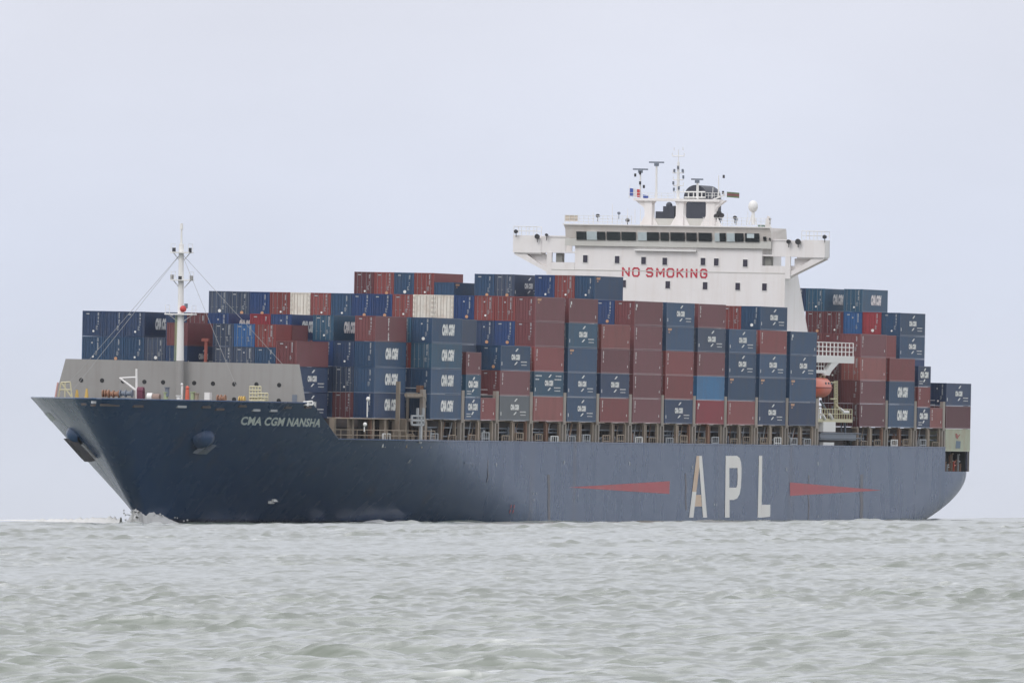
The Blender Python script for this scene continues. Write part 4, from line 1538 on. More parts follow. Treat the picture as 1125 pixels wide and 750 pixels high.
# ------------------------------------------------------------------ flags
def flag(name, label, p, wid, hei, stripes, sag=0.15, lean=0.0):
    root = empty(name, ship_at(*p))
    tag(root, label, 'flag')
    n = len(stripes)
    for i, (mat, a, b, vert) in enumerate(stripes):
        m = MB(raw=True)
        rows = []
        for k in range(9):
            t = (a + (b - a) * k / 8) if vert else k / 8
            y = t * wid
            x = 0.12 * math.sin(t * 7.0)
            z0, z1 = (0, hei) if vert else (hei * a, hei * b)
            dz = -sag * t + lean * t
            rows.append([(x, y, z0 + dz), (x, y, z1 + dz)])
        back = [[(p_[0] - 0.02, p_[1], p_[2]) for p_ in r] for r in rows]
        m.grid(rows)
        m.grid(back)
        m.build('stripe', mat, root, norm=False)
    return root
c = pp(692.4, 215.4, 0.2)
flag('flag', 'small blue white and red striped flag left of the radar masts', c, 1.3, 0.98,
     [(FLAG_BLUE, 0, 0.36, True), (FLAG_WHITE, 0.36, 0.68, True), (FLAG_RED, 0.68, 1, True)])
c = pp(707, 217.3, 0.2)
flag('flag', 'small blue pennant low between the two left radar masts', c, 0.75, 0.4, [(FLAG_BLUE, 0, 1, True)])
c = pp(799.2, 216.6, 0.2)
flag('flag', 'dull red and green flag streaming right of the portal mast', c, 1.6, 0.66,
     [(FLAG_GREEN, 0, 0.3, False), (FLAG_DULLRED, 0.3, 0.72, False), (FLAG_GREEN, 0.72, 1, False)], sag=0.1)

# ------------------------------------------------------------------ containers
CC = {   # colour name: paint, words for labels
    'navy': ((0.017, 0.045, 0.115), 'navy blue'),
    'steel': ((0.024, 0.072, 0.155), 'slate blue'),
    'blue': ((0.015, 0.052, 0.17), 'deep blue'),
    'slate': ((0.042, 0.066, 0.12), 'grey blue'),
    'teal': ((0.026, 0.095, 0.17), 'teal blue'),
    'bright': ((0.012, 0.095, 0.27), 'bright blue'),
    'sky': ((0.028, 0.16, 0.34), 'sky blue'),
    'weathered': ((0.13, 0.145, 0.16), 'weathered grey'),
    'brick': ((0.24, 0.052, 0.05), 'brick red'),
    'brown': ((0.18, 0.055, 0.062), 'brown red'),
    'maroon': ((0.125, 0.034, 0.042), 'maroon'),
    'light': ((0.30, 0.09, 0.08), 'faded brick red'),
    'red': ((0.29, 0.032, 0.045), 'bright red'),
    'white': ((0.76, 0.73, 0.66), 'rust stained white'),
    'green': ((0.42, 0.45, 0.35), 'pale green'),
}
CMAT = {}
for k, (c, _) in CC.items():
    if k in ('white', 'green'):
        CMAT[k] = material(k + '_container_paint', c, 0.5, dirt=0.45, dirt_col=(0.36, 0.21, 0.12), dirt_scale=0.8, streak=0.35, vary=0.08)
    else:
        rust = (0.11, 0.055, 0.04) if c[2] < c[0] else (0.085, 0.075, 0.07)
        CMAT[k] = material(k + '_container_paint', c, 0.38, 0.4, dirt=0.3, dirt_col=rust, dirt_scale=0.45, streak=0.24, vary=0.16, fade=0.08)
LOCKBAR = material('galvanised_bar', (0.30, 0.31, 0.32), 0.4, 0.5, 0.3)
WD = 2.438
MESHES = {}

def zig(m, x0, x1, y, z0, z1, sgn):
    """corrugated side panel"""
    ps = []
    x = x0
    k = 0
    outs = [0.0, 0.0, -0.036, -0.036]
    step = [0.11, 0.06, 0.11, 0.06]
    while x < x1:
        ps.append((x, outs[k % 4]))
        x += step[k % 4]
        k += 1
    ps.append((x1, 0.0))
    m.grid([[(x, y + sgn * d, z0) for x, d in ps], [(x, y + sgn * d, z1) for x, d in ps]])

def body_mesh(col, L, H):
    key = ('body', col, L, H)
    if key in MESHES:
        return MESHES[key]
    m = MB(raw=True)
    hl, hw = L / 2, WD / 2
    for sx in (1, -1):
        for sy in (1, -1):
            xs = sorted((sx * hl, sx * (hl - 0.17)))
            ys = sorted((sy * hw, sy * (hw - 0.16)))
            m.box((xs[0], ys[0], 0), (xs[1], ys[1], H))
        xs = sorted((sx * (hl - 0.005), sx * (hl - 0.12)))
        m.box((xs[0], -hw + 0.16, 0.0), (xs[1], hw - 0.16, 0.13))
        m.box((xs[0], -hw + 0.16, H - 0.13), (xs[1], hw - 0.16, H - 0.005))
    for sy in (1, -1):
        ys = sorted((sy * (hw - 0.005), sy * (hw - 0.08)))
        m.box((-hl + 0.17, ys[0], 0.0), (hl - 0.17, ys[1], 0.15))
        m.box((-hl + 0.17, ys[0], H - 0.09), (hl - 0.17, ys[1], H - 0.005))
        zig(m, -hl + 0.17, hl - 0.17, sy * (hw - 0.02), 0.15, H - 0.09, sy)
    m.box((-hl + 0.1, -hw + 0.07, 0.02), (hl - 0.1, hw - 0.07, 0.1))
    m.box((-hl + 0.1, -hw + 0.06, H - 0.06), (hl - 0.1, hw - 0.06, H - 0.025))
    # after end, corrugated across
    for k in range(8):
        y = -hw + 0.17 + k * 0.26
        m.box((-hl + 0.05, y, 0.13), (-hl + 0.09, y + 0.15, H - 0.13))
    m.box((-hl + 0.09, -hw + 0.16, 0.13), (-hl + 0.12, hw - 0.16, H - 0.13))
    MESHES[key] = m.mesh('shipping_container', CMAT[col])
    return MESHES[key]

def door_mesh(col, L, H):
    key = ('door', col, L, H)
    if key in MESHES:
        return MESHES[key]
    m = MB(raw=True)
    hl, hw = L / 2, WD / 2
    for s in (1, -1):
        ys = sorted((s * 0.012, s * (hw - 0.17)))
        m.box((hl - 0.11, ys[0], 0.14), (hl - 0.055, ys[1], H - 0.14))
        for k in range(3):
            yy = s * (0.10 + k * 0.32)
            a, b = sorted((yy, yy + s * 0.2))
            m.box((hl - 0.056, a, 0.25), (hl - 0.035, b, H - 0.25))
    MESHES[key] = m.mesh('end_doors', CMAT[col])
    return MESHES[key]

def bars_mesh(H, L, col):
    key = ('bars', H, L, col)
    if key in MESHES:
        return MESHES[key]
    m = MB(raw=True)
    hl = L / 2
    for y in (-0.82, -0.32, 0.32, 0.82):
        m.tube((hl - 0.01, y, 0.05), (hl - 0.01, y, H - 0.05), 0.022, n=5)
        m.box((hl - 0.02, y - 0.05, 1.0), (hl + 0.01, y + 0.16, 1.05))
    MESHES[key] = m.mesh('locking_bars', CMAT[col] if len(MESHES) % 4 else LOCKBAR)
    return MESHES[key]

def reefer_mesh(L, H):
    key = ('reef', L, H)
    if key in MESHES:
        return MESHES[key]
    m = MB(raw=True)
    hl, hw = L / 2, WD / 2
    for y in (-0.78, -0.36, 0.36, 0.78):
        m.box((hl - 0.05, y - 0.05, 0.1), (hl + 0.04, y + 0.05, H - 0.1))
    for y in (-1.1, 1.1):
        for k in range(5):
            z = 0.35 + k * (H - 0.7) / 4
            m.box((hl - 0.02, y - 0.11, z - 0.12), (hl + 0.05, y + 0.11, z + 0.12))
    MESHES[key] = m.mesh('locking_bars', material('cream_bar_paint', (0.62, 0.58, 0.52), 0.5, dirt=0.4, dirt_col=(0.4, 0.25, 0.16), dirt_scale=1.5))
    return MESHES[key]

def end_marks(kind, H, L):
    """small writing and stickers on the doors"""
    key = ('em', kind, H, L)
    if key in MESHES:
        return MESHES[key]
    hl = L / 2
    x = hl + 0.028
    r = random.Random(kind * 31 + 5)
    m = MB(raw=True)
    z = 0.94 * H
    while z > 0.50 * H:                       # identification number, running down the right-hand door
        h = 0.10
        if r.random() > 0.18:
            m.box((x - 0.003, 0.60, z - h), (x, 0.72 + 0.05 * r.random(), z - 0.02))
        z -= 0.125
    for k in range(4):                        # weight panel
        m.box((x - 0.003, 0.40, 0.40 * H - k * 0.13), (x, 0.40 + r.uniform(0.12, 0.28), 0.40 * H - k * 0.13 + 0.05))
    if kind % 2 == 0:
        m.box((x - 0.003, -0.75, 0.86 * H), (x, -0.38, 0.90 * H))
    if kind % 3 == 1:
        m.box((x - 0.003, -0.1, 0.72 * H), (x, 0.08, 0.78 * H))
    MESHES[key] = m.mesh('end_marking', MARK_DIM)
    return MESHES[key]

def end_dot(kind, H, L):
    key = ('ed', kind, H, L)
    if key in MESHES:
        return MESHES[key]
    x = L / 2 + 0.03
    m = MB(raw=True)
    y, z = [(0.12, 0.2), (0.35, 0.14), (0.2, 0.16), (0.05, 0.1)][kind % 4]
    m.tube((x - 0.01, y, z * H), (x + 0.01, y, z * H), 0.19 if kind < 4 else 0.12, n=14)
    MESHES[key] = m.mesh('round_sticker', MARK_ORANGE if kind % 2 else MARK)
    return MESHES[key]

def side_text(kind, L, H):
    """writing on the port side; text runs from the bow end aft"""
    key = ('st', kind, L, H)
    if key in MESHES:
        return MESHES[key]
    y = WD / 2 + 0.006
    m = MB(raw=True)
    def put(pts, fs, x0, z0):
        o = m.pts([(L / 2 - x0 - px, y, z0 + pz) for px, pz in pts])
        m.f += [[o + q for q in f] for f in fs]
    def rect(x0, z0, w, h, sk=0.0):
        m.f.append([len(m.v) + q for q in range(4)])
        m.pts([(L / 2 - x0, y, z0), (L / 2 - x0 - w, y, z0), (L / 2 - x0 - w - sk, y, z0 + h), (L / 2 - x0 - sk, y, z0 + h)])
    def row(x0, z0, w, h, r):
        x = x0
        while x < x0 + w:
            a = r.uniform(0.12, 0.3)
            rect(x, z0, a, h)
            x += a + 0.1
    r = random.Random(len(kind) * 7 + int(L))
    if kind == 'A':
        pts, fs = text_fit('CMA CGM', 5.0, 1.32, shear=0.25, bold=0.085, space=0.95)
        put(pts, fs, 4.05, 0.30 * H)
    elif kind in ('D', 'DD'):
        k = 1.0 if L > 8 else 0.62
        wd, hh = (3.5, 0.68) if L > 8 else (3.9, 0.80)
        x0 = 4.35 if L > 8 else 1.0
        pts, fs = text_fit('CMA CGM', wd, hh, bold=0.09, space=1.0)
        put(pts, fs, x0, 0.42 * H)
        rect(x0 + wd * 0.42, 0.77 * H, 0.6, 0.34, 0.8 * k)
        rect(x0 + wd * 0.42 - 0.3, 0.23 * H, 0.6, 0.34, 0.9 * k)
        if L > 8:
            row(8.3, 0.33 * H, 2.4, 0.13, r)
            row(8.5, 0.21 * H, 2.1, 0.11, r)
            rect(0.35, 0.2 * H, 0.25, 0.4)
        else:
            row(0.5, 0.13 * H, 1.8, 0.11, r)
            row(0.5, 0.24 * H, 1.6, 0.11, r)
        if kind == 'DD':
            row(0.5, 0.80 * H, 2.6, 0.16, r)
            row(0.5, 0.66 * H, 1.5, 0.14, r)
            row(8.9, 0.80 * H, 2.2, 0.14, r)
            row(8.4, 0.66 * H, 2.6, 0.15, r)
    elif kind == 'L':
        z = 0.90 * H
        while z > 0.42 * H:
            if r.random() > 0.15:
                rect(0.75, z - 0.12, r.uniform(0.22, 0.4), 0.10)
            z -= 0.15
        rect(L - 1.0, 0.24 * H, 0.22, 0.28)
    elif kind == 'T':
        z = 0.92 * H
        while z > 0.08 * H:
            if r.random() > 0.22:
                rect(L * 0.40, z - 0.12, r.uniform(0.25, 0.5), 0.11)
            z -= 0.15
    elif kind == 'R':
        rect(0.6, 0.74 * H, 0.55, 0.36); rect(0.45, 0.62 * H, 0.3, 0.3)
        rect(L - 1.1, 0.2 * H, 0.25, 0.34)
    MESHES[key] = m.mesh('side_lettering', MARK, norm=False)
    return MESHES[key]

def small_mark(L, H):
    key = ('sm', L, H)
    if key in MESHES:
        return MESHES[key]
    y = WD / 2 + 0.006
    m = MB(raw=True)
    m.v += [(L / 2 - 0.7, y, 0.84 * H), (L / 2 - 2.2, y, 0.84 * H), (L / 2 - 2.4, y, 0.93 * H), (L / 2 - 0.7, y, 0.93 * H)]
    m.f.append([0, 1, 2, 3])
    m.v += [(L / 2 - 0.9, y, 0.74 * H), (L / 2 - 1.5, y, 0.74 * H), (L / 2 - 1.5, y, 0.79 * H), (L / 2 - 0.9, y, 0.79 * H)]
    m.f.append([4, 5, 6, 7])
    MESHES[key] = m.mesh('side_sticker', MARK_ORANGE, norm=False)
    return MESHES[key]

HC, ST = 2.86, 2.565
GAPZ = 0.025
ROWP = 2.485
NROW = {1: 10, 2: 14}
GROUP = 'containers stacked on the ship'

def link(me, name, par, mat=None):
    o = bpy.data.objects.new(name, me)
    C.objects.link(o)
    o.parent = par
    return o

def put(bay, k, w, col, label, side='', endk=None, dot=None, L=12.19, H=HC, du=0.0, dv=0.0, door=True, reefer=False):
    n = NROW.get(bay, 16)
    v = (n / 2 - (k - 0.5)) * ROWP + dv
    uc = bay_u(bay) + du + L / 2
    o = bpy.data.objects.new('shipping_container', body_mesh(col, L, H))
    C.objects.link(o)
    o.matrix_world = ship_at(uc, v, w)
    tag(o, label, 'container', GROUP)
    if door:
        link(door_mesh(col, L, H), 'end_doors', o)
        if reefer:
            link(reefer_mesh(L, H), 'locking_bars', o)
        else:
            link(bars_mesh(H, L, col), 'locking_bars', o)
            kk = rnd.randrange(6) if endk is None else endk
            if kk >= 0:
                link(end_marks(kk, H, L), 'end_marking', o)
            if dot is not None:
                link(end_dot(dot, H, L), 'round_sticker', o)
    for ch in side:
        if ch == 'O':
            link(small_mark(L, H), 'side_sticker', o)
        elif ch == 'E':
            link(side_text('DD', L, H), 'side_lettering', o)
        else:
            link(side_text(ch, L, H), 'side_lettering', o)
    return o

ORD = ['zeroth', 'lowest', 'second', 'third', 'fourth', 'fifth', 'sixth']
LOGOW = {'A': ' with slanted lettering', 'D': ' with small lettering', 'E': ' with corner text',
         'O': ' with orange sticker', 'L': '', 'T': ' with vertical line', 'R': ' with corner mark', '': ''}

def col_label(col, side, tier, stack, top):
    t = 'topmost' if tier == top else ('lowest' if tier == 1 else ORD[tier])
    words = CC[col][1] + ' box' + LOGOW[side[:1] if side else '']
    return words + ', ' + (t if t in ('topmost', 'lowest') else t + ' up') + ' in the ' + stack

STACKN = {1: 'stack beside the breakwater', 2: 'first lettered stack from the bow',
          3: 'second lettered stack from the bow', 5: 'stack over the weathered grey box',
          6: 'sixth stack from the bow', 7: 'seventh stack from the bow', 8: 'eighth stack from the bow', 9: 'all brown stack amidships',
          10: 'fifth stack ahead of the lifeboat', 11: 'fourth stack ahead of the lifeboat', 12: 'third stack ahead of the lifeboat',
          13: 'second stack ahead of the lifeboat', 14: 'stack touching the lifeboat',
          15: 'first stack aft of the lifeboat', 16: 'second stack aft of the lifeboat', 18: 'sternmost stack'}

# outboard stacks seen from the side, lowest first: (paint, side writing)
SIDE = {
    2: [('navy', 'A'), ('steel', 'A'), ('steel', 'A'), ('brown', 'T')],
    3: [('steel', 'A'), ('steel', 'A'), ('teal', 'A'), ('steel', 'A')],
    5: [('weathered', 'D'), ('brown', 'L'), ('steel', 'D')],
    6: [('light', 'L'), ('teal', 'E'), ('brick', 'L'), ('brown', ''), ('brown', 'O')],
    7: [('steel', 'D'), ('steel', 'D'), ('steel', 'O'), ('teal', 'D'), ('brown', 'R')],
    8: [('brick', 'L'), ('navy', 'D'), ('brown', 'L'), ('light', 'L')],
    9: [('brown', 'L'), ('brown', 'L'), ('brown', 'L'), ('brown', 'L'), ('brown', 'R')],
    10: [('navy', 'D'), ('brick', 'L'), ('brick', 'L'), ('steel', 'O'), ('steel', 'D')],
    11: [('red', 'R'), ('sky', ''), ('brown', 'L'), ('slate', 'D'), ('brown', 'L')],
    12: [('brick', 'L'), ('steel', 'O'), ('steel', 'D'), ('steel', 'D')],
    13: [('navy', 'D'), ('steel', 'O'), ('steel', 'D'), ('brick', 'L'), ('steel', 'D')],
    14: [('navy', 'O'), ('steel', 'O'), ('steel', 'D'), ('steel', 'R')],
    15: [('maroon', 'L'), ('brown', 'L'), ('light', 'L'), ('brown', 'L')],
    16: [('steel', 'A'), ('steel', 'A'), ('brick', '')],
}
TIERH = HC + GAPZ
for bay, st in SIDE.items():
    for t, (col, side) in enumerate(st, 1):
        dot = 2 if (bay in (3,) and t == 4) else (1 if bay == 5 and t == 3 else (0 if col in ('navy', 'steel') and bay == 13 and t == 5 else None))
        put(bay, 1, BASE + (t - 1) * TIERH, {('x'): col}.get('x'), col_label(col, side, t, STACKN[bay], len(st)), side, dot=dot)

# --- first bay, ten across, behind the breakwater
for t, (col, side) in enumerate([('navy', 'D'), ('navy', 'D'), ('brown', '')], 1):
    put(1, 1, BASE + (t - 1) * TIERH - 0.15, col, col_label(col, side, t, STACKN[1], 3), side)
S0 = BASE - 0.05
SH = ST + GAPZ
z3, z4 = S0 + 2 * SH, S0 + 3 * SH
put(1, 2, z3, 'steel', 'slate blue container with white dot, just left of the brown one above the breakwater end', dot=0, H=ST)
put(1, 2, z4, 'brick', 'short brick red container, forward one of a pair above the breakwater', L=6.06, H=ST)
put(1, 2, z4, 'maroon', 'short maroon container, after one of a pair above the breakwater', L=6.06, H=ST, du=6.2)
put(1, 3, z3, 'slate', 'grey blue container under the bright blue one behind the breakwater', dot=0, H=ST)
put(1, 3, z4, 'bright', 'bright blue container above the breakwater, right of the foremast', H=ST)
put(1, 4, z3, 'slate', 'grey blue container behind the right foremast stay, low above the breakwater', dot=0, H=ST)
put(1, 4, z4, 'slate', 'grey blue container left of the bright blue one behind the breakwater', H=ST)
put(1, 6, z3, 'navy', 'navy blue container with white lettering behind the foot of the foremast', side='D', H=ST, dv=-0.45)
put(1, 6, z4, 'brown', 'brown red container directly behind the white foremast', H=ST, dv=-0.45)

# --- second bay, fourteen across
z = lambda t: BASE + (t - 1) * TIERH
put(2, 1, z(4) + 0.001, 'red', 'placeholder') if False else None
put(2, 2, z(1), 'maroon', 'maroon container low beside the end of the bulwark')
put(2, 2, z(2), 'slate', 'grey blue container second up behind the end of the bulwark', dot=4)
put(2, 2, z(3), 'navy', 'navy blue container third up, left of the side lettering stack', dot=4)
put(2, 3, z(3), 'blue', 'deep blue container mostly hidden behind the foremost side stack')
put(2, 3, z(4), 'teal', 'teal blue container with slanted white lettering beside the red one', side='A', dot=4)
put(2, 5, z(4), 'blue', 'deep blue container with white lettering peeping above the short brick pair', side='A', dot=4)
put(2, 6, z(4), 'red', 'bright red container peeping above the bright blue one')
put(2, 8, z(4), 'blue', 'deep blue container with white lettering peeping out right of the foremast stay', side='A')
put(2, 9, z(4), 'maroon', 'maroon container peeping out right of the foremast platform')
put(2, 10, z(4), 'navy', 'navy blue container behind the left end of the foremast platform')
put(2, 12, z(4), 'navy', 'navy blue container with slanted white lettering in the left top row', side='A', dot=4)
put(2, 13, z(4), 'navy', 'plain navy blue container, second from left in the left top row', endk=3)
put(2, 14, z(4), 'navy', 'navy blue container at the far left of the top row above the breakwater', dot=4)
NTH = ['leftmost', 'second from left', 'third from left', 'fourth from left', 'fifth from left']
for q, (k, col, dot) in enumerate([(14, 'steel', 4), (13, 'steel', 1), (12, 'steel', 4), (11, 'slate', 0), (10, 'navy', None)]):
    put(2, k, z(3), col, CC[col][1] + ' container resting on the line of the breakwater, ' + NTH[q], dot=dot)

# --- third bay and the short stacks
put(3, 2, z(3), 'brick', 'brick red container, only a sliver seen between the two lettered stacks')
put(3, 2, z(4), 'teal', 'teal blue container, only a sliver seen right of the brown one with the white line')
for t, (col, side) in enumerate([('steel', 'D'), ('teal', 'D'), ('brown', 'L')], 1):
    put(4, 1, BASE + (t - 1) * SH, col, ['short slate blue container with bold white lettering, lowest of three', 'short teal blue container with bold white lettering, middle of three',
        'short brown container on top of the two short lettered ones'][t - 1], side, L=6.06, H=ST)
put(4, 1, BASE, 'brick', 'short brick red container alone beside the short lettered stack', 'L', L=6.06, H=ST, du=6.2)
put(3, 2, z(1), 'navy', 'navy blue container low in the gap behind the white boarding gate', door=True)
put(3, 2, z(2), 'navy', 'navy blue container behind the rusty lashing bin in the wide gap', dot=4)
put(5, 2, z(2), 'maroon', 'maroon container in shadow beside the short lettered stack')
put(5, 2, z(3), 'navy', 'navy blue container in shadow beside the short brown one')
put(2, 3, z(1), 'navy', 'navy blue container in the narrow gap beside the breakwater end, lowest')
put(2, 3, z(2), 'navy', 'navy blue container in the narrow gap beside the breakwater end, second up')
put(4, 2, z(4), 'slate', 'grey blue container seen past the second lettered stack, above the short brown one', L=6.06, du=6.2)
put(4, 2, z(3), 'slate', 'grey blue container half hidden above the short brown one', L=6.06, du=6.2)

# --- long top row behind the foremast: sixteen across
ROWA = [('brown', 'with orange text above the weathered stack', 1), ('brick', 'with white text', None), ('brick', '', 4), ('blue', 'with orange dot', 1), ('white', '', None), ('white', '', None),
        ('brick', '', 4), ('blue', 'with orange dot', 1), ('blue', 'with pale dot', 1), ('steel', 'with faint dots', 4), ('brick', '', 4),
        ('white', '', None), ('brick', '', 4), ('blue', 'with orange dot', 1), ('slate', 'with pale dot', 1), ('slate', 'with bright dot', 0)]
NUM = ['', 'first', 'second', 'third', 'fourth', 'fifth', 'sixth', 'seventh', 'eighth', 'ninth', 'tenth', 'eleventh', 'twelfth', 'thirteenth', 'fourteenth', 'fifteenth', 'sixteenth']
for k, (col, ex, dot) in enumerate(ROWA, 1):
    if k == 1:
        continue
    fl = 17 - k
    pos = NUM[fl] + ' from left' if fl <= 8 else NUM[17 - fl] + ' from right'
    lab = CC[col][1] + ' box ' + (ex + ', ' if ex else '') + pos + ' in the long row behind the foremast'
    put(6, k, z(5), col, lab, dot=dot, reefer=(col == 'white'))
put(6, 2, z(4), 'blue', 'deep blue container under the brick red ones, left of the brown end', dot=1)
put(6, 3, z(4), 'navy', 'navy blue container with an orange dot right of the topmost grey blue lettered one', dot=1)
put(6, 11, z(4), 'brown', 'brown container, a sliver under the brick one in the long row behind the foremast', door=False)
put(6, 12, z(4), 'navy', 'navy container, a sliver under the left white one behind the foremast', door=False)

# --- topmost row ahead of the bridge (bay nine)
put(9, 2, z(5), 'blue', 'deep blue container with orange dot below the bridge between brown ones', dot=1)
put(9, 3, z(6), 'steel', 'slate blue container with orange sticker, right end of the row under the bridge', side='O', dot=4)
put(9, 4, z(6), 'brick', 'brick red container in the row under the bridge, between two blue ones', dot=4)
put(9, 5, z(6), 'blue', 'deep blue container left of the brick one under the bridge', dot=4)
put(9, 7, z(6), 'slate', 'grey blue container with white lettering under the left bridge wing', side='D', dot=1)
put(9, 8, z(6), 'steel', 'slate blue container at the left end of the row under the bridge', dot=1)
put(9, 10, z(5), 'steel', 'low slate blue container in the dip between the two topmost rows', side='O', H=ST, endk=-1).matrix_world = ship_at(bay_u(9) + 6.1, (8 - 9.5) * ROWP, z(6) - 0.78)
put(9, 11, z(6), 'brick', 'brick red container at the right end of the topmost four', side='', dot=4)
put(9, 12, z(6), 'steel', 'slate blue container among brick red ones in the topmost four', dot=0)
put(9, 13, z(6), 'brick', 'brick red container with white text, second of the topmost four', dot=1)
put(9, 14, z(6), 'maroon', 'maroon container at the left end of the topmost four', dot=4)
put(13, 2, z(5), 'brick', 'brick red container end beside the topmost blue ones below the white bridge front', dot=None)

# --- abaft the house
put(15, 2, z(2), 'maroon', 'maroon container end seen under the boat davit, lower', dot=None)
put(15, 2, z(3), 'maroon', 'maroon container end seen under the boat davit, upper', dot=4)
put(15, 2, z(1), 'maroon', 'maroon container end low behind the yellow boarding ladder')
put(15, 2, z(4), 'brown', 'brown container end seen above the railing of the boat deck, right one')
put(15, 3, z(4), 'brown', 'brown container end seen above the railing of the boat deck, left one')
put(15, 3, z(3), 'maroon', 'maroon container end behind the orange lifeboat')
put(16, 2, z(4), 'brick', 'brick red container, only its after part seen right of the brown stack')
for t, (col, side) in enumerate([('navy', 'D'), ('brick', 'L'), ('navy', 'D')], 1):
    put(17, 1, BASE + (t - 1) * SH, col, ['short navy container with bold white lettering, lowest of the short stack near the stern',
        'short brick red container, middle of the short stack near the stern', 'short navy container with bold white lettering topping the short stack near the stern'][t - 1], side, L=6.06, H=ST)
put(17, 1, BASE, 'light', 'short faded brick red container next to the pale green one at the stern', 'L', L=6.06, H=ST, du=6.2)
put(17, 2, z(3), 'blue', 'deep blue container, a sliver under two lettered ones near the stern')
put(17, 2, z(4), 'steel', 'slate blue container with white lettering, lower of two at the right skyline', side='D')
put(17, 2, z(5), 'steel', 'slate blue container with white lettering, upper of two at the right skyline', side='D', dot=4)
put(17, 3, z(5), 'red', 'bright red container right of the bridge, under a lettered blue one', dot=0)
put(17, 4, z(5), 'bright', 'bright blue container right of the bridge, beside the red one')
put(17, 5, z(5), 'maroon', 'maroon container right of the bridge, left of the bright blue one', dot=4)
put(17, 6, z(5), 'maroon', 'maroon container next to the raked edge of the white bridge house', dot=1)
put(17, 4, z(6), 'teal', 'teal blue container with slanted white lettering at the right end of the top row aft', side='A', dot=4)
put(17, 6, z(6), 'teal', 'teal blue container with slanted white lettering next to the bridge house', side='A', dot=4)
put(17, 7, z(6), 'navy', 'navy blue container, a sliver at the edge of the bridge house')
SB = BASE - HC - GAPZ * 2
o = put(18, 1, SB, 'green', 'pale green container with red and blue marks at the stern, lowest in its stack')
m = MB(raw=True)
y = WD / 2 + 0.007
m.v += [(1.1, y, 1.75), (0.2, y, 1.55), (-0.2, y, 1.8), (-1.3, y, 2.2), (-0.6, y, 2.15), (0.0, y, 2.0), (0.6, y, 2.3), (1.3, y, 2.25)]
m.f.append(list(range(8)))
me = m.mesh('red_emblem', material('emblem_red', (0.32, 0.10, 0.08), 0.6), norm=False)
link(me, 'red_emblem', o)
m = MB(raw=True)
m.v += [(1.1, y, 0.4), (-1.2, y, 0.4), (-1.4, y, 1.3), (0.9, y, 1.35)]
m.f.append([0, 1, 2, 3])
link(m.mesh('blue_emblem', material('emblem_blue', (0.13, 0.19, 0.26), 0.6), norm=False), 'blue_emblem', o)
put(18, 1, BASE - GAPZ, 'maroon', 'maroon container in the middle of the sternmost stack')
put(18, 1, BASE + HC, 'navy', 'navy blue container with small white lettering topping the sternmost stack', side='D', dot=4)

# ------------------------------------------------------------------ broken water along the hull
def foam_strip(name, side, u0, u1, h, spread, seed, n=90):
    r = random.Random(seed)
    m = MB()
    rows = []
    for k in range(n + 1):
        t = k / n
        u = u0 + (u1 - u0) * t
        b = breadth(u, 0.4)
        env = math.sin(math.pi * min(1, t * 1.15 + 0.02)) ** 0.6 if t < 0.9 else max(0.0, 1 - (t - 0.9) * 10) * 0.7
        hh = h * env * (0.45 + 0.75 * abs(math.sin(k * 0.23 + seed) * math.sin(k * 0.087 + 2 * seed)) * (0.5 + 0.5 * r.random()) + 0.15 * r.random())
        row = []
        for j in range(7):
            q = j / 6
            row.append((u, side * (b - 0.3 + spread * q), 0.05 + hh * math.sin(math.pi * q) ** 0.8 * (1 - 0.3 * q) + r.uniform(-0.05, 0.05) * h))
        rows.append(row)
    m.grid(rows)
    o = m.build(name, FOAMM, None, smooth=False, norm=False)
    o.matrix_world = SHIP_M.copy()
    tag(o, kind='stuff')
    return o

fs_label = [
    (1, -14.0, 26.0, 0.7, 2.5, 4, 'low line of broken water along the dark bow'),
    (1, 30.0, 60.0, 0.7, 2.2, 9, 'thin line of broken water under the middle of the hull'),
    (1, 60.0, 130.0, 0.45, 2.0, 13, 'faint broken water below the red wedge and white letters'),
    (1, -34.0, -18.0, 0.2, 1.6, 21, 'faint ripple of foam beside the bow'),
]
for s, a, b, h, spd, seed, lab in fs_label:
    o = foam_strip('hull_wash', s, a, b, h, spd, seed)
    o['label'] = lab
    o['category'] = 'foam'
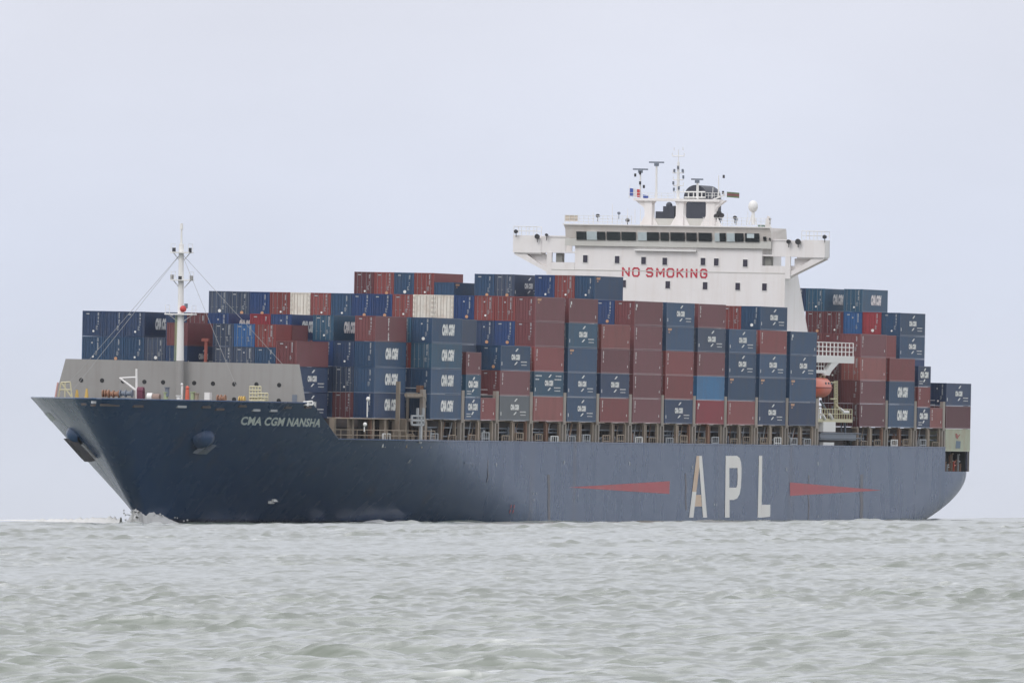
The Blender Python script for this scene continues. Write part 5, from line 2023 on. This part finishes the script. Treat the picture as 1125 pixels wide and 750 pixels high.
# haze over the estuary
m = MB(raw=True)
m.box((-9700, -9700, -9.5), (9700, 9700, 62.0))
hz = m.build('haze', None, None)
tag(hz, kind='stuff')
hm = bpy.data.materials.new('thin_haze')
hm.use_nodes = True
hn = hm.node_tree
for nd in list(hn.nodes):
    if nd.type != 'OUTPUT_MATERIAL':
        hn.nodes.remove(nd)
pv_ = hn.nodes.new('ShaderNodeVolumePrincipled')
pv_.inputs['Color'].default_value = (0.90, 0.95, 1.0, 1)
pv_.inputs['Density'].default_value = HAZE_DENSITY
hn.links.new(pv_.outputs[0], [q for q in hn.nodes if q.type == 'OUTPUT_MATERIAL'][0].inputs['Volume'])
hz.data.materials.append(hm)
# bow wave: heap of white water thrown up at the stem
r = random.Random(3)
m = MB()
def frac(a):
    return a - math.floor(a)
rows = []
for k in range(64):
    t = -1 + 2 * k / 63                    # starboard end, round the stem, port end
    u = -46.2 + 5.5 * abs(t) ** 1.3
    sg = 1 if t >= 0 else -1
    inner = breadth(u, 0.6) * abs(t) ** 0.01 - 0.25 if abs(t) > 0.04 else 0.0
    top = 1.55 * (1 - abs(t) ** 2.2) * (0.8 + 0.2 * frac(math.sin(k * 12.9898) * 43758.5)) + 0.15
    row = []
    for j in range(10):
        q = j / 9
        z = top * math.sin(math.pi * min(1, 0.12 + 0.88 * q)) ** 0.7 * (0.9 + 0.2 * frac(math.sin(k * 7.1 + j * 3.7) * 9143.3)) if q < 0.98 else -0.1
        row.append((u - 0.9 * (1 - abs(t)) * (1 - q) - (0.5 if abs(t) < 0.1 else 0), sg * (inner + 1.9 * q * (0.4 + 0.6 * abs(t))), z - 0.05))
    rows.append(row)
m.grid(rows)
for c in range(18):
    t = r.random()
    sg = 1 if r.random() < 0.6 else -1
    u = -46.5 + 6.5 * t
    m.ball((u, sg * (breadth(u, 0.8) + r.uniform(0.2, 1.6)), r.uniform(0.3, 1.7) * (1 - 0.5 * t)), r.uniform(0.05, 0.15), 6, 4)
o = m.build('bow_wave', FOAMM, None, smooth=True)
o.matrix_world = SHIP_M.copy()
tag(o, 'white bow wave breaking at the foot of the stem', 'foam', kind='stuff')
m = MB()
rows = []
for k in range(61):
    t = k / 60
    v = -2.0 - 15.5 * t
    hh = (0.75 * (1 - t) ** 1.2 + 0.12) * (0.5 + 0.5 * r.random())
    rows.append([(-46.5 + 4.0 * t + q * 1.2 - 0.6, v, 0.02 + hh * math.sin(math.pi * q) ** 0.7) for q in [j / 6 for j in range(7)]])
m.grid(rows)
o = m.build('bow_wave_crest', FOAMM, None, norm=False, smooth=True)
o.matrix_world = SHIP_M.copy()
tag(o, 'low white crest spreading left from the stem', 'foam', kind='stuff')
